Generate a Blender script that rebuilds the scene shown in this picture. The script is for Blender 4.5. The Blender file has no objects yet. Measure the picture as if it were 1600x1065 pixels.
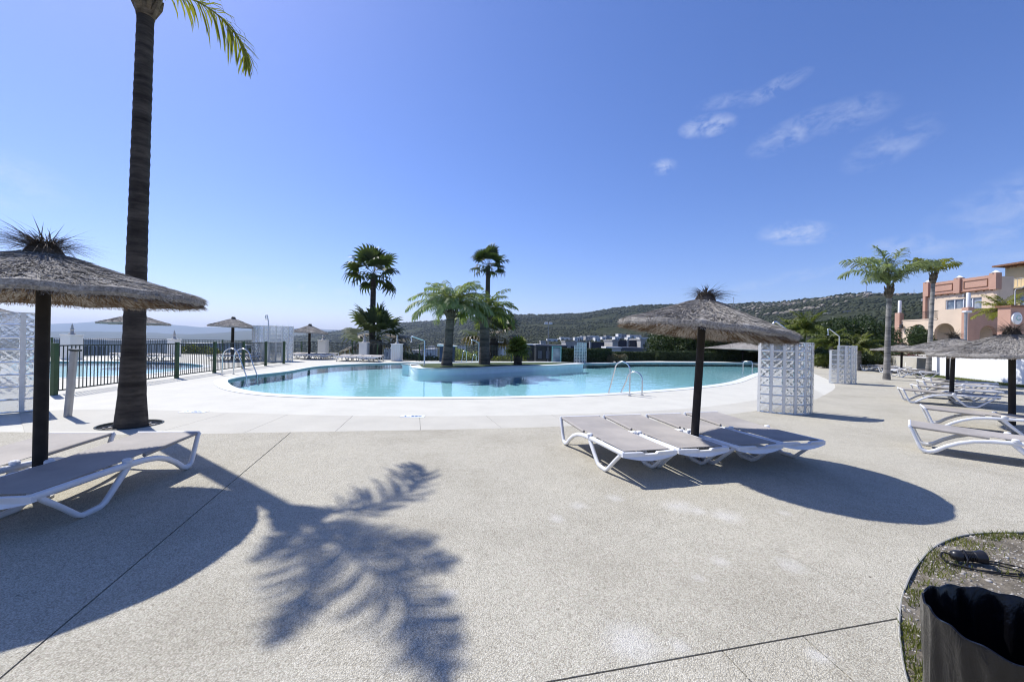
import bpy, bmesh, math, random
import numpy as np
from mathutils import Vector, Matrix
from mathutils.geometry import tessellate_polygon
R = math.radians
rnd = random.Random(7)
rng = np.random.default_rng(11)
scene = bpy.context.scene
col = scene.collection

# ------------------------------------------------------------------ camera, sky, sun, exposure
EYE, FPX, ROLL = 1.52, 622.0, R(1.2)
cam_d = bpy.data.cameras.new('camera'); cam = bpy.data.objects.new('camera', cam_d); col.objects.link(cam)
cam_d.sensor_width = 36; cam_d.lens = 14.0; cam_d.clip_start = 0.05; cam_d.clip_end = 60000
cam.location = (0, 0, EYE)
cam.rotation_euler = (Matrix.Rotation(R(90), 4, 'X') @ Matrix.Rotation(ROLL, 4, 'Z')).to_euler()
scene.camera = cam

SUN_EL, SUN_AZ = R(53), R(54)            # azimuth measured from straight ahead (+Y) towards the left (-X)
sdir = Vector((-math.sin(SUN_AZ) * math.cos(SUN_EL), math.cos(SUN_AZ) * math.cos(SUN_EL), math.sin(SUN_EL)))
sl = bpy.data.lights.new('sun', 'SUN'); sl.energy = 5.0; sl.angle = R(0.53); sl.color = (1.0, 0.972, 0.93)
so = bpy.data.objects.new('sun', sl); col.objects.link(so)
so.rotation_euler = sdir.to_track_quat('Z', 'Y').to_euler(); so.location = (0, 0, 60)

def unroll(u, v):
    dx, dy = u - 800.0, v - 532.5
    return dx * math.cos(ROLL) + dy * math.sin(ROLL), -dx * math.sin(ROLL) + dy * math.cos(ROLL)
def G(u, v, z=0.0):
    "where the line of sight through a pixel meets the level z"
    x, y = unroll(u, v); t = (EYE - z) / y
    return Vector((x * t, FPX * t, z))
def At(u, v, Y):
    "the point at depth Y on the line of sight through a pixel"
    x, y = unroll(u, v)
    return Vector((x * Y / FPX, Y, EYE - y * Y / FPX))

w = bpy.data.worlds.new('World'); scene.world = w; w.use_nodes = True
nt = w.node_tree; nt.nodes.clear()
def N(tree, t, **kw):
    n = tree.nodes.new(t)
    for k, v in kw.items(): setattr(n, k, v)
    return n
sky = N(nt, 'ShaderNodeTexSky', sky_type='NISHITA', sun_disc=False)
sky.sun_elevation = SUN_EL; sky.sun_rotation = -SUN_AZ
sky.altitude = 0; sky.air_density = 1.0; sky.dust_density = 0.45; sky.ozone_density = 4.0
bg = N(nt, 'ShaderNodeBackground'); bg.inputs['Strength'].default_value = 0.105
wo = N(nt, 'ShaderNodeOutputWorld'); nt.links.new(bg.outputs[0], wo.inputs[0])
tc = N(nt, 'ShaderNodeTexCoord')
def wmath(op, a, b=None, c=None):
    n = N(nt, 'ShaderNodeMath', operation=op)
    for i, x in enumerate((a, b, c)):
        if x is None: continue
        if isinstance(x, (int, float)): n.inputs[i].default_value = x
        else: nt.links.new(x, n.inputs[i])
    return n.outputs[0]
def wdot(vec):
    n = N(nt, 'ShaderNodeVectorMath', operation='DOT_PRODUCT'); nt.links.new(tc.outputs['Generated'], n.inputs[0])
    n.inputs[1].default_value = vec; return n.outputs['Value']
noi = N(nt, 'ShaderNodeTexNoise'); noi.inputs['Scale'].default_value = 26; noi.inputs['Detail'].default_value = 7
noi.inputs['Roughness'].default_value = 0.62; noi.inputs['Distortion'].default_value = 0.35
mp = N(nt, 'ShaderNodeMapping'); mp.inputs['Scale'].default_value = (1, 1, 1.7)
nt.links.new(tc.outputs['Generated'], mp.inputs[0]); nt.links.new(mp.outputs[0], noi.inputs[0])
total = None
# small fair-weather wisps: pixel, half width, half height (px), tilt, strength
clouds = [(1105, 197, 38, 16, 0, 1.0), (1210, 139, 38, 11, -14, .6), (1238, 208, 50, 18, -16, .55), (1326, 180, 40, 18, 0, .45),
          (1390, 228, 40, 18, -18, .42), (1036, 261, 22, 13, 0, 1.0), (1243, 364, 44, 16, 6, .95), (1430, 384, 36, 12, 5, .55), (1130, 158, 34, 10, 0, .4),
          (490, 450, 24, 9, 0, .9), (437, 452, 18, 7, 0, .6), (372, 433, 40, 6, 0, .35), (530, 456, 26, 7, 0, .4), (1250, 430, 110, 9, -10, .3),
          (1590, 360, 60, 14, -8, .4), (1560, 410, 60, 10, 0, .3), (-300, 380, 80, 20, 0, .6), (-150, 250, 70, 24, 0, .5), (1850, 250, 90, 24, -8, .6), (2100, 380, 110, 18, 0, .5)]
for u, v, hw, hh, tilt, st in clouds:
    hw *= .85; hh *= .85
    c = (At(u, v, 100) - Vector((0, 0, EYE))).normalized()
    r_ = Vector((c.y, -c.x, 0)).normalized(); u_ = r_.cross(c)
    a = R(-tilt); rr = r_ * math.cos(a) + u_ * math.sin(a); uu = u_ * math.cos(a) - r_ * math.sin(a)
    k = FPX / math.hypot(1, (u - 800) / FPX)
    A = wmath('MULTIPLY', wdot(rr), k / hw); Bq = wmath('MULTIPLY', wdot(uu), k / hh)
    d = wmath('ADD', wmath('MULTIPLY', A, A), wmath('MULTIPLY', Bq, Bq))
    front = wmath('GREATER_THAN', wdot(c), 0.3)
    m = wmath('MULTIPLY', wmath('MULTIPLY', wmath('MAXIMUM', wmath('SUBTRACT', 1.0, d), 0.0), front), st)
    total = m if total is None else wmath('MAXIMUM', total, m)
nz = N(nt, 'ShaderNodeMapRange'); nz.inputs['From Min'].default_value = .40; nz.inputs['From Max'].default_value = .72
nt.links.new(noi.outputs['Fac'], nz.inputs['Value'])
cm = wmath('MULTIPLY', wmath('MULTIPLY', total, nz.outputs[0]), .6)
mixc = N(nt, 'ShaderNodeMix', data_type='RGBA'); nt.links.new(cm, mixc.inputs['Factor'])
hs = N(nt, 'ShaderNodeHueSaturation'); hs.inputs['Saturation'].default_value = 1.12
tint = N(nt, 'ShaderNodeMix', data_type='RGBA', blend_type='MULTIPLY'); tint.inputs['Factor'].default_value = 1; tint.inputs[7].default_value = (1.17, 1.10, 1.36, 1)
nt.links.new(sky.outputs[0], tint.inputs[6]); nt.links.new(tint.outputs[2], hs.inputs['Color'])
nt.links.new(hs.outputs[0], mixc.inputs[6]); mixc.inputs[7].default_value = (7.2, 7.6, 8.6, 1)
nt.links.new(mixc.outputs[2], bg.inputs['Color'])

scene.view_settings.view_transform = 'Standard'; scene.view_settings.look = 'None'
scene.view_settings.exposure = 0.22; scene.view_settings.gamma = 1; scene.view_settings.use_curve_mapping = False
scene.render.engine = 'CYCLES'
cy = scene.cycles
cy.use_denoising = True; cy.use_adaptive_sampling = True; cy.adaptive_threshold = 0.015; cy.denoising_prefilter = 'ACCURATE'
cy.max_bounces = 8; cy.diffuse_bounces = 3; cy.glossy_bounces = 4; cy.transmission_bounces = 8; cy.transparent_max_bounces = 16
cy.volume_bounces = 0; cy.filter_width = 1.1; cy.caustics_reflective = False; cy.caustics_refractive = False; cy.sample_clamp_indirect = 6

# ------------------------------------------------------------------ materials
class MT:
    "small wrapper round a Principled material"
    def __init__(s, name, base=(.5, .5, .5), rough=.6, spec=.4, metal=0.0):
        s.m = bpy.data.materials.new(name); s.m.use_nodes = True; s.t = s.m.node_tree
        s.p = s.t.nodes['Principled BSDF']; s.out = s.t.nodes['Material Output']
        s.p.inputs['Base Color'].default_value = (*base, 1); s.p.inputs['Roughness'].default_value = rough
        s.p.inputs['Specular IOR Level'].default_value = spec; s.p.inputs['Metallic'].default_value = metal
        s.tc = None
    def coord(s, kind='Object'):
        if not s.tc: s.tc = N(s.t, 'ShaderNodeTexCoord')
        return s.tc.outputs[kind]
    def pos(s):
        return N(s.t, 'ShaderNodeNewGeometry').outputs['Position']
    def noise(s, scale, detail=4, rough=.55, co=None, stretch=None, dist=0):
        n = N(s.t, 'ShaderNodeTexNoise'); n.inputs['Scale'].default_value = scale; n.inputs['Detail'].default_value = detail
        n.inputs['Roughness'].default_value = rough; n.inputs['Distortion'].default_value = dist
        co = co or s.pos()
        if stretch:
            mpn = N(s.t, 'ShaderNodeMapping'); mpn.inputs['Scale'].default_value = stretch; s.t.links.new(co, mpn.inputs[0]); co = mpn.outputs[0]
        s.t.links.new(co, n.inputs['Vector']); return n.outputs['Fac']
    def voro(s, scale, feature='F1', co=None):
        n = N(s.t, 'ShaderNodeTexVoronoi', feature=feature); n.inputs['Scale'].default_value = scale
        s.t.links.new(co or s.pos(), n.inputs['Vector']); return n
    def ramp(s, fac, stops, interp='LINEAR'):
        n = N(s.t, 'ShaderNodeValToRGB'); n.color_ramp.interpolation = interp
        e = n.color_ramp.elements
        while len(e) < len(stops): e.new(.5)
        for i, (p, c) in enumerate(stops):
            e[i].position = p; e[i].color = (*c, 1) if len(c) == 3 else c
        s.t.links.new(fac, n.inputs[0]); return n.outputs[0]
    def mix(s, a, b, fac, blend='MIX'):
        n = N(s.t, 'ShaderNodeMix', data_type='RGBA', blend_type=blend)
        for i, x in ((0, fac), (6, a), (7, b)):
            if isinstance(x, (int, float)): n.inputs[i].default_value = x
            elif isinstance(x, tuple): n.inputs[i].default_value = (*x, 1)
            else: s.t.links.new(x, n.inputs[i])
        return n.outputs[2]
    def math(s, op, a, b=None):
        n = N(s.t, 'ShaderNodeMath', operation=op)
        for i, x in enumerate((a, b)):
            if x is None: continue
            if isinstance(x, (int, float)): n.inputs[i].default_value = x
            else: s.t.links.new(x, n.inputs[i])
        return n.outputs[0]
    def color(s, c): s.t.links.new(c, s.p.inputs['Base Color']); return s
    def roughs(s, c): s.t.links.new(c, s.p.inputs['Roughness']); return s
    def bump(s, h, strength=.3, dist=.01):
        n = N(s.t, 'ShaderNodeBump'); n.inputs['Strength'].default_value = strength; n.inputs['Distance'].default_value = dist
        s.t.links.new(h, n.inputs['Height']); s.t.links.new(n.outputs[0], s.p.inputs['Normal']); return s
    def rand(s): return N(s.t, 'ShaderNodeObjectInfo').outputs['Random']

M = {}
def simple(key, base, rough=.6, var=.12, scale=6, spec=.4, metal=0.0, bump=0.0, bscale=40, bdist=.004):
    m = MT(key, base, rough, spec, metal)
    lo = tuple(c * (1 - var) for c in base); hi = tuple(min(1, c * (1 + var)) for c in base)
    m.color(m.ramp(m.noise(scale, 5), [(.3, lo), (.7, hi)]))
    if bump: m.bump(m.noise(bscale, 4), bump, bdist)
    M[key] = m.m; return m

# washed-pebble deck: fine stones, soft stains, a few whitish scuffs
def deck_mat():
    m = MT('washed_pebble_deck', rough=.85, spec=.25)
    v = m.voro(135); v2 = m.voro(300)
    base = m.ramp(v.outputs['Color'], [(.0, (.30, .275, .219)), (.25, (.472, .441, .356)), (.6, (.552, .52, .424)), (1.0, (.685, .65, .545))])
    fine = m.ramp(v2.outputs['Color'], [(0, (.82, .82, .82)), (.5, (1, 1, 1)), (1, (1.08, 1.08, 1.08))])
    c = m.mix(base, fine, 1.0, 'MULTIPLY')
    gap = m.ramp(v.outputs['Distance'], [(.35, (1, 1, 1)), (.75, (.62, .60, .57))])
    c = m.mix(c, gap, .8, 'MULTIPLY')
    st = m.ramp(m.noise(.7, 6, .6), [(.28, (.80, .79, .77)), (.52, (1, 1, 1)), (.75, (1.06, 1.06, 1.05))])
    c = m.mix(c, st, 1.0, 'MULTIPLY')
    mo = m.ramp(m.noise(9, 5, .65), [(.3, (.93, .93, .92)), (.7, (1.04, 1.04, 1.04))])
    c = m.mix(c, mo, 1.0, 'MULTIPLY')
    mask = None
    warp = m.noise(11, 6, .8)
    for u, vv, rad in [(960, 780, .10), (905, 792, .09), (1062, 793, .16), (1135, 808, .15), (985, 1005, .16), (1060, 1012, .06), (1125, 880, .07),
                       (1090, 800, .10), (1235, 885, .10), (1280, 1030, .06), (870, 812, .08), (1090, 905, .05), (1225, 803, .07), (700, 930, .06)]:
        p = G(u, vv)
        d = N(m.t, 'ShaderNodeVectorMath', operation='DISTANCE'); m.t.links.new(m.pos(), d.inputs[0]); d.inputs[1].default_value = p
        f = m.math('SUBTRACT', 1.0, m.math('DIVIDE', d.outputs['Value'], rad * 1.7))
        f = m.math('MAXIMUM', f, 0.0)
        mask = f if mask is None else m.math('MAXIMUM', mask, f)
    mk = m.ramp(m.math('MULTIPLY', mask, m.math('MULTIPLY', warp, 2.0)), [(.30, (0, 0, 0)), (.9, (.30, .30, .30))])
    c = m.mix(c, (.74, .73, .70), mk)
    sp_v = m.voro(2.6); c = m.mix(c, m.ramp(sp_v.outputs['Distance'], [(.018, (.55, .54, .52)), (.03, (1, 1, 1))]), 1.0, 'MULTIPLY')
    m.color(c)
    m.bump(m.math('SUBTRACT', 1.0, v.outputs['Distance']), .8, .006)
    M['deck'] = m.m
deck_mat()
def concrete(key, base, var=.07, stain=.10):
    m = MT(key, base, .8, .3)
    a = m.ramp(m.noise(1.3, 7, .62), [(.28, tuple(c * (1 - stain) for c in base)), (.6, base), (.8, tuple(min(1, c * 1.04) for c in base))])
    b = m.ramp(m.noise(60, 3), [(.3, (1 - var,) * 3), (.7, (1, 1, 1))])
    m.color(m.mix(a, b, 1.0, 'MULTIPLY')); m.bump(m.noise(140, 3), .15, .003)
    M[key] = m.m
concrete('apron', (.59, .572, .495)); concrete('band', (.515, .492, .42)); concrete('coping', (.645, .66, .64), .04, .05)
simple('joint', (.07, .065, .055), .95, .3, 30)
simple('pool_paint', (.34, .66, .755), .7, .05, 1.2)
simple('pool_wall_white', (.72, .80, .80), .6, .05, 3)
simple('white_render', (.80, .79, .75), .8, .05, 1.5, bump=.1)
simple('white_paint', (.80, .80, .79), .7, .05, 2)
simple('white_plastic', (.76, .77, .785), .40, .06, 7, spec=.5)
simple('dark_wood', (.022, .018, .015), .8, .35, 9, bump=.35, bscale=30)
simple('steel', (.62, .63, .64), .25, .05, 8, metal=1.0)
simple('grey_metal', (.36, .36, .36), .45, .1, 8, metal=.5)
simple('green_paint', (.035, .075, .03), .5, .15, 9)
simple('dark_rail', (.03, .04, .035), .5, .15, 9)
simple('mortar', (.72, .715, .68), .85, .08, 12)
simple('terracotta', (.50, .30, .22), .85, .08, .8)
simple('peach', (.70, .56, .42), .85, .07, .8)
simple('cream', (.66, .52, .30), .85, .06, .8)
simple('roof_tile', (.24, .12, .07), .8, .3, 6)
simple('shade_dark', (.035, .035, .04), .5, .2, 3)
simple('navy_panel', (.035, .042, .065), .45, .2, 2)
simple('slate_grey', (.20, .21, .23), .6, .1, 2)
simple('stone_grey', (.42, .41, .39), .8, .1, 2)
simple('hill_white', (.72, .72, .70), .8, .05, .1)
simple('hill_brick', (.36, .16, .12), .8, .15, .2)
simple('solar_blue', (.03, .04, .10), .3, .2, .4)
simple('booth_blue', (.02, .04, .09), .4, .15, 3)
simple('cable', (.012, .012, .012), .5, .1, 9)
simple('lamp_plastic', (.015, .015, .017), .35, .2, 20, spec=.5)
simple('marker_tile', (.78, .82, .86), .5, .03, 8)
simple('marker_blue', (.03, .09, .25), .5, .1, 8)
simple('rock', (.25, .22, .18), .9, .25, .3)
simple('sign_green', (.25, .50, .45), .5, .15, 4)
simple('foot_rubber', (.45, .43, .38), .8, .1, 20)
m = MT('glass_pane', (.16, .21, .27), .06, .6); m.color(m.ramp(m.noise(1.4, 2), [(.35, (.10, .14, .19)), (.65, (.35, .38, .41))])); M['glass_pane'] = m.m
m = MT('lamp_lens', (.3, .32, .34), .1, .6); M['lamp_lens'] = m.m

m = MT('sling_mesh', (.33, .30, .285), .75, .3)
wv = m.voro(420, co=m.coord('Object')); m.color(m.mix((.375, .348, .315), m.ramp(m.noise(2.2, 6, .65, co=m.coord('Object')), [(.3, (.80, .80, .81)), (.7, (1.10, 1.09, 1.08))]), 1.0, 'MULTIPLY'))
m.bump(wv.outputs['Distance'], .25, .002); M['sling'] = m.m

def leafy(key, dark, light, trans=.25, rough=.5, scale=1.2):
    m = MT(key, dark, rough, .35)
    c = m.ramp(m.noise(scale, 4), [(.3, dark), (.72, light)])
    v = m.ramp(m.rand(), [(0, (.85, .85, .85)), (1, (1.15, 1.15, 1.15))])
    c = m.mix(c, v, 1.0, 'MULTIPLY'); m.color(c)
    tr = N(m.t, 'ShaderNodeBsdfTranslucent'); m.t.links.new(m.mix(c, (1.4, 1.5, .7), 1.0, 'MULTIPLY'), tr.inputs[0])
    ms = N(m.t, 'ShaderNodeMixShader'); ms.inputs[0].default_value = trans
    m.t.links.new(m.p.outputs[0], ms.inputs[1]); m.t.links.new(tr.outputs[0], ms.inputs[2]); m.t.links.new(ms.outputs[0], m.out.inputs[0])
    M[key] = m.m
leafy('frond_yellow', (.13, .145, .025), (.27, .26, .055), .45)
leafy('frond_green', (.10, .135, .035), (.21, .24, .075), .42)
leafy('frond_grey', (.16, .20, .10), (.30, .34, .19), .4)
leafy('fan_dark', (.03, .05, .018), (.075, .10, .032), .3)
leafy('fan_mid', (.055, .08, .028), (.14, .165, .07), .35)
leafy('fan_dry', (.13, .105, .06), (.22, .18, .10), .2)
leafy('fan_lime', (.075, .105, .015), (.15, .17, .03), .35)
leafy('hedge_leaf', (.022, .038, .012), (.055, .075, .022), .2, scale=3)
leafy('pine_leaf', (.025, .045, .013), (.06, .085, .022), .2)
leafy('tree_leaf', (.022, .042, .013), (.055, .085, .022), .25)
leafy('lime_leaf', (.085, .11, .018), (.17, .18, .035), .35)
leafy('red_leaf', (.05, .03, .018), (.13, .03, .025), .2, scale=4)
leafy('grass', (.075, .095, .018), (.20, .20, .045), .35, scale=4)
leafy('scrub', (.016, .025, .013), (.048, .056, .030), .0, .9, scale=.02)
simple('lawn', (.05, .075, .022), .9, .3, 12, bump=.5, bscale=60, bdist=.02)
simple('planter_soil', (.085, .07, .055), .95, .35, 20, bump=.6, bscale=40)
def trunk_mat(key, dark, light, scale=5):
    m = MT(key, dark, .9, .2)
    c = m.ramp(m.noise(scale, 6, .65, stretch=(1, 1, 3.0)), [(.28, dark), (.72, light)])
    c = m.mix(c, m.ramp(m.noise(3.2, 3, .6, stretch=(.12, .12, 2.2)), [(.38, (.62, .62, .62)), (.5, (1, 1, 1)), (.62, (1.35, 1.33, 1.3))]), 1.0, 'MULTIPLY'); m.color(c); m.bump(m.noise(26, 5, stretch=(1, 1, .4)), .5, .012); M[key] = m.m
trunk_mat('palm_bark', (.034, .030, .026), (.085, .073, .062)); trunk_mat('palm_bark_mid', (.065, .056, .047), (.16, .14, .12)); trunk_mat('palm_bark_grey', (.16, .15, .135), (.30, .285, .26)); trunk_mat('boot_bark', (.06, .045, .03), (.20, .16, .11), 9)
trunk_mat('bark', (.05, .04, .03), (.12, .10, .075))
def straw_mat(key, dark, mid, light):
    m = MT(key, mid, .9, .15)
    c = m.ramp(m.noise(55, 4, .7), [(.25, dark), (.5, mid), (.78, light)])
    v = m.ramp(m.noise(3.0, 4), [(.3, (.75, .75, .75)), (.7, (1.1, 1.1, 1.1))]); m.color(m.mix(c, v, 1.0, 'MULTIPLY'))
    M[key] = m.m
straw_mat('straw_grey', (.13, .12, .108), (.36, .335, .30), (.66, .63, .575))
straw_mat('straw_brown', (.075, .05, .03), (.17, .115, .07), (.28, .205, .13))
straw_mat('straw_tuft', (.05, .042, .034), (.12, .10, .08), (.24, .21, .17))

# soil of the planting bed
m = MT('bed_soil', (.2, .17, .13), .95, .2)
c = m.ramp(m.noise(5, 8, .7), [(.25, (.10, .085, .06)), (.5, (.20, .175, .135)), (.75, (.30, .27, .22))])
sp = m.voro(70); c = m.mix(c, m.ramp(sp.outputs['Color'], [(0, (.75, .75, .75)), (1, (1.25, 1.25, 1.25))]), 1.0, 'MULTIPLY')
m.color(c); m.bump(m.noise(45, 6, .7), .8, .03); M['bed_soil'] = m.m
m = MT('pebble', (.4, .38, .34), .85, .3); m.color(m.ramp(m.rand(), [(0, (.22, .20, .17)), (.5, (.42, .40, .36)), (1, (.70, .68, .64))])); M['pebble'] = m.m

# black bin liner
m = MT('bin_liner', (.004, .004, .005), .2, .38); m.roughs(m.ramp(m.noise(6, 4), [(.3, (.08,) * 3), (.7, (.22,) * 3)]))
m.bump(m.noise(14, 5, .6, stretch=(1, 1, .45), dist=1.2), .35, .02); M['liner'] = m.m

# moulded glass blocks with a star relief
m = MT('glass_block', (.97, .985, .985), .10, .5); m.p.inputs['Transmission Weight'].default_value = .76; m.p.inputs['IOR'].default_value = 1.28
sx = N(m.t, 'ShaderNodeSeparateXYZ'); m.t.links.new(m.coord('Object'), sx.inputs[0])
ax = m.math('ABSOLUTE', sx.outputs['X']); az = m.math('ABSOLUTE', sx.outputs['Z'])
dd = m.math('SUBTRACT', ax, az); h1 = m.math('COSINE', m.math('MULTIPLY', dd, 52.0)); h2 = m.math('COSINE', m.math('MULTIPLY', m.math('ADD', ax, az), 44.0))
hh_ = m.math('ADD', m.math('ADD', h1, m.math('MULTIPLY', h2, .6)), m.math('MULTIPLY', m.noise(18, 3, co=m.coord('Object')), 1.2))
m.bump(hh_, .42, .010); M['glass_block'] = m.m

# pool water: mirror by Fresnel over a clear, faintly tinted body
m = MT('pool_water'); m.t.nodes.remove(m.p)
fr = N(m.t, 'ShaderNodeFresnel'); fr.inputs['IOR'].default_value = 1.33
bp = N(m.t, 'ShaderNodeBump'); bp.inputs['Strength'].default_value = .15; bp.inputs['Distance'].default_value = .05
nn = m.math('ADD', m.noise(2.2, 3, .5, stretch=(1, 1.4, 1)), m.math('MULTIPLY', m.noise(9, 2, .5), .25))
m.t.links.new(nn, bp.inputs['Height'])
gl = N(m.t, 'ShaderNodeBsdfGlossy'); gl.inputs['Roughness'].default_value = .015; gl.inputs['Color'].default_value = (1, 1, 1, 1)
tp = N(m.t, 'ShaderNodeBsdfTransparent'); tp.inputs['Color'].default_value = (.90, .98, .985, 1)
ms = N(m.t, 'ShaderNodeMixShader')
for a in (fr, gl): m.t.links.new(bp.outputs[0], a.inputs['Normal'])
m.t.links.new(fr.outputs[0], ms.inputs[0]); m.t.links.new(tp.outputs[0], ms.inputs[1]); m.t.links.new(gl.outputs[0], ms.inputs[2]); m.t.links.new(ms.outputs[0], m.out.inputs[0])
M['water'] = m.m

# far terrain: scrub, earth, pale rock where steep and stony
m = MT('terrain_scrub', (.06, .07, .035), .95, .1)
c = m.ramp(m.noise(.012, 8, .68), [(.25, (.024, .033, .016)), (.5, (.042, .050, .026)), (.72, (.08, .078, .046))])
c = m.mix(c, m.ramp(m.noise(.12, 5, .7), [(.3, (.6, .62, .58)), (.7, (1.25, 1.2, 1.15))]), 1.0, 'MULTIPLY')
m.color(c); m.bump(m.noise(.1, 6, .7), .8, 6.0); M['terrain'] = m.m
m = MT('mountain', (.06, .075, .05), .95, .1); m.color(m.ramp(m.noise(.0012, 8, .65), [(.3, (.04, .055, .035)), (.7, (.11, .11, .08))])); M['mountain'] = m.m

# ------------------------------------------------------------------ mesh helpers
class B:
    def __init__(s): s.v = []; s.f = []
    def add(s, vs, fs):
        o = len(s.v); s.v += [tuple(p) for p in vs]; s.f += [tuple(i + o for i in f) for f in fs]; return s
    def box(s, c, d, rz=0.0, ch=0.0):
        x, y, z = (q / 2 for q in d); ca, sa = math.cos(rz), math.sin(rz)
        if ch <= 0:
            vs = [(i * x, j * y, k * z) for k in (-1, 1) for j in (-1, 1) for i in (-1, 1)]
            fs = [(0, 2, 3, 1), (4, 5, 7, 6), (0, 1, 5, 4), (2, 6, 7, 3), (0, 4, 6, 2), (1, 3, 7, 5)]
        else:
            ring = lambda a, b: [(-a + ch, -b), (a - ch, -b), (a, -b + ch), (a, b - ch), (a - ch, b), (-a + ch, b), (-a, b - ch), (-a, -b + ch)]
            ri = lambda a, b: [(px * (a - ch) / a, py * (b - ch) / b) for px, py in ring(a, b)]
            vs = [(*p, -z) for p in ri(x, y)] + [(*p, -z + ch) for p in ring(x, y)] + [(*p, z - ch) for p in ring(x, y)] + [(*p, z) for p in ri(x, y)]
            fs = [tuple(range(7, -1, -1)), tuple(range(24, 32))]
            for l in range(3):
                for i in range(8): j = (i + 1) % 8; fs.append((l * 8 + i, l * 8 + j, l * 8 + 8 + j, l * 8 + 8 + i))
        s.add([(c[0] + a * ca - b * sa, c[1] + a * sa + b * ca, c[2] + e) for a, b, e in vs], fs); return s
    def tube(s, pts, r, n=8, cap=True):
        pts = [Vector(p) for p in pts]; k = len(pts); rr = r if isinstance(r, (list, tuple)) else [r] * k
        vs = []; ref = None
        for i, p in enumerate(pts):
            t = (pts[min(i + 1, k - 1)] - pts[max(i - 1, 0)]).normalized()
            if ref is None: ref = Vector((0, 0, 1)) if abs(t.z) < .9 else Vector((1, 0, 0))
            a = ref - t * ref.dot(t); a.normalize(); ref = a; b = t.cross(a)
            vs += [p + (a * math.cos(q) + b * math.sin(q)) * rr[i] for q in (2 * math.pi * j / n for j in range(n))]
        fs = [(i * n + j, i * n + (j + 1) % n, (i + 1) * n + (j + 1) % n, (i + 1) * n + j) for i in range(k - 1) for j in range(n)]
        if cap: fs += [tuple(range(n - 1, -1, -1)), tuple((k - 1) * n + j for j in range(n))]
        s.add(vs, fs); return s
    def lathe(s, prof, n=24, c=(0, 0, 0)):
        k = len(prof)
        vs = [(c[0] + r * math.cos(2 * math.pi * j / n), c[1] + r * math.sin(2 * math.pi * j / n), c[2] + z) for r, z in prof for j in range(n)]
        fs = [(i * n + j, i * n + (j + 1) % n, (i + 1) * n + (j + 1) % n, (i + 1) * n + j) for i in range(k - 1) for j in range(n)]
        s.add(vs, fs + [tuple(range(n - 1, -1, -1)), tuple((k - 1) * n + j for j in range(n))]); return s
    def prism(s, outer, holes=(), z0=0.0, z1=1.0, xf=None, bottom=True):
        "a flat shape with holes given a thickness; xf maps (a, b, height) to the place"
        loops = [list(outer)] + [list(h) for h in holes]
        xf = xf or (lambda a, b, h: (a, b, h))
        flat = [p for l in loops for p in l]; nn_ = len(flat)
        tris = tessellate_polygon([[Vector((p[0], p[1], 0)) for p in l] for l in loops])
        def up(t):
            (ax, ay), (bx, by), (cx, cy_) = (flat[i][:2] for i in t)
            return t if (bx - ax) * (cy_ - ay) - (by - ay) * (cx - ax) > 0 else (t[0], t[2], t[1])
        tris = [up(t) for t in tris]
        vs = [xf(p[0], p[1], z1) for p in flat] + [xf(p[0], p[1], z0) for p in flat]
        fs = list(tris) + ([(c_ + nn_, b_ + nn_, a_ + nn_) for a_, b_, c_ in tris] if bottom else [])
        o = 0
        for li, l in enumerate(loops):
            area = sum(l[i][0] * l[(i + 1) % len(l)][1] - l[(i + 1) % len(l)][0] * l[i][1] for i in range(len(l)))
            fwd = (area > 0) == (li == 0)
            for i in range(len(l)):
                a, b = o + i, o + (i + 1) % len(l)
                fs.append((a + nn_, b + nn_, b, a) if fwd else (b + nn_, a + nn_, a, b))
            o += len(l)
        s.add(vs, fs); return s
    def sweep(s, path, wd, th, y0=0.0):
        "a flat bar of width wd bent along a path in the x-z plane, th thick across"
        k = len(path); vs = []; ww = wd if isinstance(wd, (list, tuple)) else [wd] * k
        for i in range(k):
            a = Vector(path[max(i - 1, 0)]); b = Vector(path[min(i + 1, k - 1)]); t = (b - a).normalized(); nrm = Vector((-t.y, t.x))
            if 0 < i < k - 1:
                t1 = (Vector(path[i]) - a).normalized(); nn1 = Vector((-t1.y, t1.x)); nrm = nrm / max(.5, nrm.dot(nn1))
            h = ww[i] / 2; q = th / 2; ch = min(h, q) * .45
            for aa, bb in ((-h + ch, -q), (h - ch, -q), (h, -q + ch), (h, q - ch), (h - ch, q), (-h + ch, q), (-h, q - ch), (-h, -q + ch)):
                p = Vector(path[i]) + nrm * aa; vs.append((p.x, y0 + bb, p.y))
        fs = [(i * 8 + j, i * 8 + (j + 1) % 8, (i + 1) * 8 + (j + 1) % 8, (i + 1) * 8 + j) for i in range(k - 1) for j in range(8)]
        s.add(vs, fs + [tuple(range(7, -1, -1)), tuple((k - 1) * 8 + j for j in range(8))]); return s
    def mesh(s, name, smooth=None):
        me = bpy.data.meshes.new(name); me.from_pydata(s.v, [], s.f); me.update()
        bmx = bmesh.new(); bmx.from_mesh(me); bmesh.ops.recalc_face_normals(bmx, faces=bmx.faces); bmx.to_mesh(me); bmx.free()
        if smooth:
            me.polygons.foreach_set('use_smooth', [True] * len(me.polygons)); me.set_sharp_from_angle(angle=R(smooth))
        return me
    def build(s, name, mat, parent=None, smooth=None, loc=None):
        return ob(name, s.mesh(name, smooth), mat, parent, loc)
def ob(name, me, mat, parent=None, loc=None, rot=None):
    o = bpy.data.objects.new(name, me); col.objects.link(o)
    if mat and not me.materials: me.materials.append(M[mat])
    if parent: o.parent = parent
    if loc is not None: o.location = loc
    if rot is not None: o.rotation_euler = rot
    return o
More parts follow.
